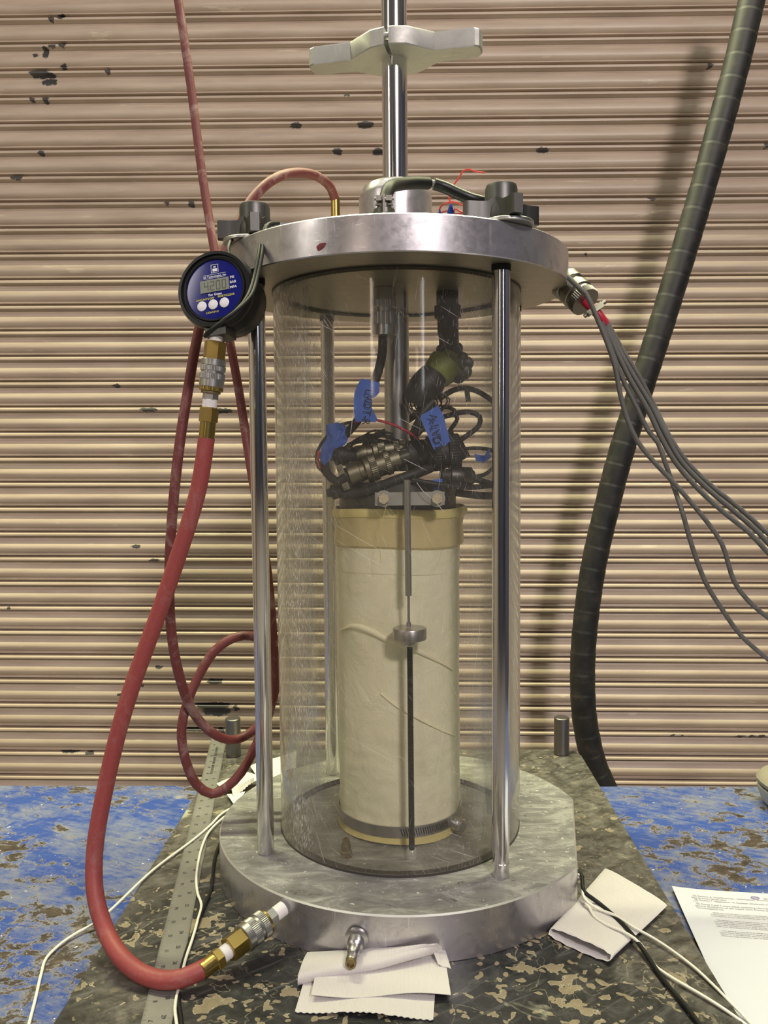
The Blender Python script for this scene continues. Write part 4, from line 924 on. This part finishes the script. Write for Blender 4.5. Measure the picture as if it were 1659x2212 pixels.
# ------------------------------------------------------------------ steel ruler
ra = R(8.5504); dn = V((math.sin(ra), -math.cos(ra), 0)); ac = V((math.cos(ra), math.sin(ra), 0)); O = V((-.3085, .4382, 0))
ru = thing('steel_ruler', 'long stainless steel ruler lying on the plate left of the chamber', 'ruler', O+dn*.4)
RE = onz(371, 2212, .0013); off = (RE-O).dot(ac); WRL = .0262
zt2 = .0014
L0, L1 = .006, 36.2*.0254
A0 = O+ac*(off-WRL); 
B().prism([A0+dn*L0+V((0, 0, .0003)), A0+ac*WRL+dn*L0+V((0, 0, .0003)), A0+ac*WRL+dn*L1+V((0, 0, .0003)), A0+dn*L1+V((0, 0, .0003))], (0, 0, zt2-.0003)).build('blade', M['ruler'], ru, smooth=False)
mk = B()
def quad(c, hx_, hy_): mk.add([c-ac*hx_-dn*hy_, c+ac*hx_-dn*hy_, c+ac*hx_+dn*hy_, c-ac*hx_+dn*hy_], [[0, 1, 2, 3]])
zq = V((0, 0, zt2+.0001))
for i in range(36*16):
    k = i/16*.0254
    ln = .0040 if i % 16 == 0 else .0031 if i % 8 == 0 else .0024 if i % 4 == 0 else .0017 if i % 2 == 0 else .0011
    for side in (0, 1):
        c = A0+dn*k+zq+ac*(ln/2 if side == 0 else WRL-ln/2)
        if k > L0: quad(c, ln/2, .00011)
for k in range(1, 36):
    c = A0+dn*(k*.0254+.0005)+zq; v_, f_ = text_mesh(str(k), .0056, c+ac*(WRL-.0098), dn, ac, 'RIGHT', .0001, .9, .01); mk.add(v_, f_)
    v_, f_ = text_mesh(str(36-k), .0056, c+ac*.0098, -dn, -ac, 'RIGHT', .0001, .9, .01); mk.add(v_, f_)
v_, f_ = text_mesh('STAINLESS STEEL  HARDENED  MADE IN U.S.A.', .0058, A0+dn*.065+zq+ac*.0112, dn, ac, 'LEFT', .0001, 1, .02); mk.add(v_, f_)
o = mk.build('markings', M['ink'], ru, smooth=False); o['kind'] = 'stuff'; lab(o, 'black inch numbers and tick marks')

# ------------------------------------------------------------------ thin cables on the plate
ZC = .0018
def lay(z, r, pts_): return [onz(a[0], a[1], a[2] if len(a) > 2 else z) for a in pts_]
tag(B().tube(lay(.003, 0, [(560, 1720), (510, 1741), (480, 1757), (455, 1782), (420, 1812), (330, 1880), (232, 1972), (200, 1997, -.004), (170, 2013, -.006), (135, 2036, -.007), (100, 2070, -.008), (90, 2100, -.008), (76, 2160, -.008), (62, 2215, -.008), (50, 2270, -.008)]), .0015, 10, .006).build('white_wire', M['white']),
    'thin white wire running from behind the chamber across the blue table', 'wire')
tag(B().tube(lay(.0034, 0, [(560, 1726), (510, 1748), (478, 1770), (452, 1796), (436, 1830), (427, 1870), (424, 1900), (427, 1930), (435, 1955), (428, 1985), (415, 2030), (400, 2075), (390, 2120), (382, 2150), (378, 2180), (382, 2215), (385, 2260)]), .0015, 10, .006).build('white_wire', M['white']),
    'thin white wire following the right edge of the ruler', 'wire')
tag(B().tube(lay(.0024, 0, [(480, 1810), (465, 1850), (460, 1890), (455, 1925), (440, 1960), (425, 2000), (408, 2040), (395, 2080), (388, 2110), (384, 2150), (391, 2200), (395, 2260)]), .0019, 10, .006).build('black_wire', M['black']), 'thin black cable beside the ruler', 'wire')
pw = fp-nn*.006
tag(B().tube([pw+V((0, 0, .002)), fp+nn*.004+V((0, 0, .001))]+lay(.006, 0, [(1262, 1926, .02), (1290, 1948, .011), (1330, 1982, .010), (1368, 2022, .009), (1392, 2056, .005), (1420, 2098, .003), (1450, 2138, .003), (1480, 2172, .003), (1512, 2215, .003), (1540, 2260, .003)]), .0022, 12, .005).build('black_wire', M['black']), 'black cable leaving the chamber base over the paper towel', 'wire')
tag(B().tube([pw+V((0, -.002, .001)), fp+nn*.004+V((0, -.002, .000))]+lay(.006, 0, [(1262, 1940, .017), (1290, 1962, .012), (1330, 1978, .012), (1370, 2004, .010), (1400, 2020, .005), (1440, 2045, .004), (1500, 2090, .003), (1545, 2132, .002), (1580, 2168, .0), (1625, 2215, -.006), (1660, 2262, -.006)]), .0014, 10, .005).build('white_wire', M['white']), 'upper white wire leaving the chamber base beside the black cable', 'wire')
tag(B().tube([pw+V((0, .000, -.003)), fp+nn*.004+V((0, -.003, -.003))]+lay(.006, 0, [(1260, 1943, .014), (1274, 1962, .012), (1284, 1980, .011), (1312, 1998, .011), (1345, 2012, .011), (1370, 2027, .010), (1388, 2045, .006), (1396, 2065, .004), (1412, 2084, .003), (1445, 2108, .003), (1520, 2152, .003), (1570, 2184, .002), (1612, 2215, -.002), (1650, 2250, -.004)]), .0015, 10, .005).build('white_wire', M['white']), 'lower white wire leaving the chamber base over the towel', 'wire')

# ------------------------------------------------------------------ paper towels
def flat_tube(par, A, Bc, C, D, h0, h1, name='towel_roll', zig=0, base_z=.001):
    """flattened paper tube, open at the A-D end; A-B and D-C are its creased sides"""
    A, Bc, C, D = [V(p) for p in (A, Bc, C, D)]; nu = 26; nv = 24; vs = []; 
    for j in range(nv+1):
        f = j/nv; l = A.lerp(Bc, f); r = D.lerp(C, f); h = h0+(h1-h0)*min(1, f*1.3)
        for i in range(nu):
            a = 2*math.pi*i/nu; u = .5-.5*math.cos(a); z = h*.5*(1+math.copysign(abs(math.sin(a))**.8, math.sin(a)))
            p = l.lerp(r, u); q_ = p+V((0, 0, base_z+z+.0006*noise.noise(p*60)*(1 if math.sin(a) > 0 else 0)))
            if j == 0: q_ += (A-Bc).normalized()*(.0012*(i % 2) + (.004 if math.sin(a) < 0 else 0))
            vs.append(q_)
    K = len(vs); ctr = []
    for j in range(nv+1):
        c = sum(vs[j*nu:(j+1)*nu], V())/nu; ctr += [c]*nu
    vi = [v+(c-v).normalized()*.0006 for v, c in zip(vs, ctr)]; al_ = vs+vi; fs = []
    for j in range(nv):
        for i in range(nu):
            q_ = [j*nu+i, j*nu+(i+1) % nu, (j+1)*nu+(i+1) % nu, (j+1)*nu+i]; fs.append(q_); fs.append([K+x for x in reversed(q_)])
    for i in range(nu):
        fs.append([i, (i+1) % nu, K+(i+1) % nu, K+i]); fs.append([nv*nu+i, nv*nu+(i+1) % nu, K+nv*nu+(i+1) % nu, K+nv*nu+i])
    return link(name, al_, fs, M['towel'], par, ang=70)
tw = thing('paper_towel', 'folded white paper towel under the wires at the right of the base', 'paper towel', onz(1310, 1980, 0))
flat_tube(tw, onz(1187, 2022, 0), onz(1306, 1884, 0), onz(1441, 1965, 0), onz(1323, 2082, 0), .0105, .0065, 'folded_sheet')
def quadsheet(par, c4, nm, wave=.0015, z=None, ph=0, nu=28, nv=16, zig=.0):
    A, Bc, C, D = [V(p) for p in c4]
    def fn(u, v):
        p = A.lerp(Bc, u).lerp(D.lerp(C, u), v); p = p+V((0, 0, abs(wave)*(.5+.5*math.sin(u*7+ph+v*2))*(.35+.65*v)))
        if zig and v > .99: p += (D-A).normalized()*zig*(int(u*nu) % 2)
        return p
    return sheet(nm, fn, nu, nv, .0005, M['towel'], par)
tw = thing('paper_towel', 'crumpled white paper towel under the drain nipple in front', 'paper towel', onz(800, 2130, 0))
quadsheet(tw, (onz(672, 2072, .0012), onz(945, 2066, .0012), onz(936, 2203, .0012), onz(637, 2186, .0012)), 'bottom_sheet', .0035, ph=2.2, nu=44, zig=.0014)
quadsheet(tw, (onz(690, 2070, .006), onz(958, 2055, .008), onz(974, 2154, .004), onz(672, 2157, .004)), 'middle_sheet', .004, ph=.6)
# top sheet: leans on the base and rolls forward along its front edge
T0, T1 = onz(664, 2058, .004), at(930, 2034, -.2135); F0, F1 = onz(645, 2104, .010), onz(948, 2044, .021)
T1 = V((.033, -.2190, T1.z)) if True else T1
def fn(u, v):
    a = T0.lerp(T1, u); f = F0.lerp(F1, u)
    if v < .6:
        k = v/.6; return a.lerp(f, k)+V((0, 0, .0012*math.sin(u*9)*k+.002*math.sin(k*math.pi)))
    th = (v-.6)/.4*math.pi*1.15; r = .0048-.0012*u; dd = (f-a); dd.z = 0; dd.normalize()
    return f+V((0, 0, .0012*math.sin(u*9)))+dd*(r*math.sin(th))+V((0, 0, -r*(1-math.cos(th))))
sheet('top_sheet', fn, 36, 30, .0005, M['towel'], tw)
quadsheet(tw, (onz(930, 2042, .020), onz(956, 2036, .012), onz(974, 2095, .008), onz(946, 2085, .010)), 'corner_flap', .001, nu=8, nv=8)
tw = thing('paper_towel', 'white paper towel crumpled behind the left rod beside the ruler', 'paper towel', onz(510, 1690, 0))
quadsheet(tw, (onz(468, 1694, .006), onz(530, 1668, .014), onz(575, 1685, .010), onz(482, 1712, .004)), 'left_flap', .003, nu=16, nv=10)
quadsheet(tw, (onz(500, 1705, .012), onz(548, 1680, .018), onz(548, 1690, .012), onz(503, 1722, .004)), 'front_flap', .002, nu=16, nv=10, zig=.0015)
quadsheet(tw, (onz(490, 1718, .004), onz(530, 1712, .008), onz(520, 1728, .004), onz(503, 1738, .002)), 'low_flap', .003, ph=1, nu=12, nv=10)
tw = thing('paper_towel', 'flat white paper towel lying behind the chamber base at the left', 'paper towel', onz(580, 1650, 0))
quadsheet(tw, (onz(540, 1655, .006), onz(640, 1624, .010), onz(640, 1662, .010), onz(560, 1690, .004)), 'sheet', .003, nu=16, nv=10)

# ------------------------------------------------------------------ printed page on the table
pc = onz(1451, 1917, ZT+.004); th_ = R(-5.2); px_ = V((math.cos(th_), math.sin(th_), 0)); pu = V((-px_.y, px_.x, 0)); PW, PH = .2159, .2794
pg = thing('printed_page', 'white printed page lying on the blue table at the lower right', 'paper', pc)
def PP(x, y, l=0):
    z = .0034*math.exp(-x/.03)+.0012*math.exp(-y/.04)+.0006; k = 1.0
    return V((pc.x, pc.y, ZT+.0004))+px_*x-pu*y+V((0, 0, z+l))+px_*(-.012*y/PH*0)
def shear(v): return v
sheet('page', lambda u, v: PP(u*PW, v*PH), 24, 24, .00015, M['paper'], pg)
LN = ['(3) Section 6, Interferences\u2014Information, previously in the', 'Scope was moved to this new section.', '(4) Section 7, Apparatus\u2014A Counter (Optional) was added to', '7.1.3.',
      '(5) Notes 2 and 5 were added containing information regarding', 'several dimensions of the Liquid Limit Device and Grooving', 'Tool to be checked for wear.']
SM = [['ASTM International takes no position respecting the validity of any patent rights asserted in connection with any item mentioned', 'in this standard. Users of this standard are expressly advised that determination of the validity of any such patent rights, and the risk', 'of infringement of such rights, are entirely their own responsibility.'],
      ['This standard is subject to revision at any time by the responsible technical committee and must be reviewed every five years and', 'if not revised, either reapproved or withdrawn. Your comments are invited either for revision of this standard or for additional standards', 'and should be addressed to ASTM International Headquarters. Your comments will receive careful consideration at a meeting of the', 'responsible technical committee, which you may attend. If you feel that your comments have not received a fair hearing you should', 'make your views known to the ASTM Committee on Standards, at the address shown below.'],
      ['This standard is copyrighted by ASTM International, 100 Barr Harbor Drive, PO Box C700, West Conshohocken, PA 19428-2959,', 'United States. Individual reprints (single or multiple copies) of this standard may be obtained by contacting ASTM at the above', 'address or at 610-832-9585 (phone), 610-832-9555 (fax), or service@astm.org (e-mail); or through the ASTM website', '(www.astm.org). Permission rights to photocopy the standard may also be secured from the ASTM website.']]
pb = B()
def page_text(s, size, x, y, sx=.62):
    v_, f_ = text_mesh(s, size, (0, 0, 0), (1, 0, 0), (0, 1, 0), 'LEFT', 0, sx, .0)
    v2 = [PP(x+v.x, y-v.y, .0004) for v in v_]
    if v2: pb.add([v for v in v2], f_)
LW = .094
def fit(s, size, x, y, width):
    v_, f_ = text_mesh(s, size, (0, 0, 0), (1, 0, 0), (0, 1, 0), 'LEFT', 0, 1, .012); mx = max(v.x for v in v_); k = min(1.0, width/mx) if len(s) > 50 else .60
    pb.add([PP(x+v.x*k, y-v.y, .0004) for v in v_], f_)
y = .0165
for i, s in enumerate(LN): fit(s, .0040, .0185 if s[0] == '(' else .0165, y, LW); y += .0040
y = .0475
for para in SM:
    for i, s in enumerate(para): fit(s, .0026, .0285+(.003 if i == 0 else 0), y, .160); y += .0030
    y += .0045
pb.build('body_text', M['ink_grey'], pg, smooth=False)
hb = B()
v_, f_ = text_mesh('D4318', .0052, (0, 0, 0), (1, 0, 0), (0, 1, 0), 'LEFT', 0, 1, .01); hb.add([PP(.0945+v.x, .0135-v.y, .0004) for v in v_], f_); hb.build('heading', M['ink_grey'], pg, smooth=False)
lg = B(); cxl, cyl_ = .0860, .0108
ringp = [(.0048, .0034), (.0036, .0023)]
for a_n, (rx, ry) in enumerate(ringp): pass
vv = []; n = 24
for rx, ry in ringp: vv += [PP(cxl+rx*math.cos(2*math.pi*i/n), cyl_+ry*math.sin(2*math.pi*i/n), .0004) for i in range(n)]
lg.add(vv, [[i, (i+1) % n, n+(i+1) % n, n+i] for i in range(n)])
lg.add([PP(cxl-.003, cyl_-.0004, .00042), PP(cxl+.003, cyl_-.0010, .00042), PP(cxl+.003, cyl_+.0004, .00042), PP(cxl-.003, cyl_+.0010, .00042)], [[0, 1, 2, 3]])
lg.build('oval_logo', M['purple'], pg, smooth=False)

# ------------------------------------------------------------------ grey rounded block cut by the right edge
tr = thing('grey_pan', 'grey rounded lidded pan on the blue table, cut off by the right edge', 'pan', (.650, .165, ZT))
pcx = .668; pcy = .165; 
def oval(r, z, sx=1.0, sy=1.0): return [V((pcx+math.copysign(abs(math.cos(a))**.75, math.cos(a))*r*sx, pcy+math.copysign(abs(math.sin(a))**.75, math.sin(a))*r*.40*sy, z)) for a in [2*math.pi*i/48 for i in range(48)]]
def stack(nm, rings, m):
    vs = []; 
    for r_ in rings: vs += r_
    k = len(rings); fs = []
    for j in range(k-1): fs += [[j*48+i, j*48+(i+1) % 48, (j+1)*48+(i+1) % 48, (j+1)*48+i] for i in range(48)]
    fs += [list(range(48)), list(range((k-1)*48, k*48))]; return link(nm, vs, fs, m, tr)
zz = ZT
stack('body', [oval(.150, zz+.0004), oval(.162, zz+.006), oval(.168, zz+.022), oval(.169, zz+.028)], M['tray_side'])
stack('rim_groove', [oval(.166, zz+.028), oval(.166, zz+.032)], M['tray_line'])
stack('lid', [oval(.169, zz+.032), oval(.170, zz+.037), oval(.164, zz+.044), oval(.150, zz+.047)], M['slate'])
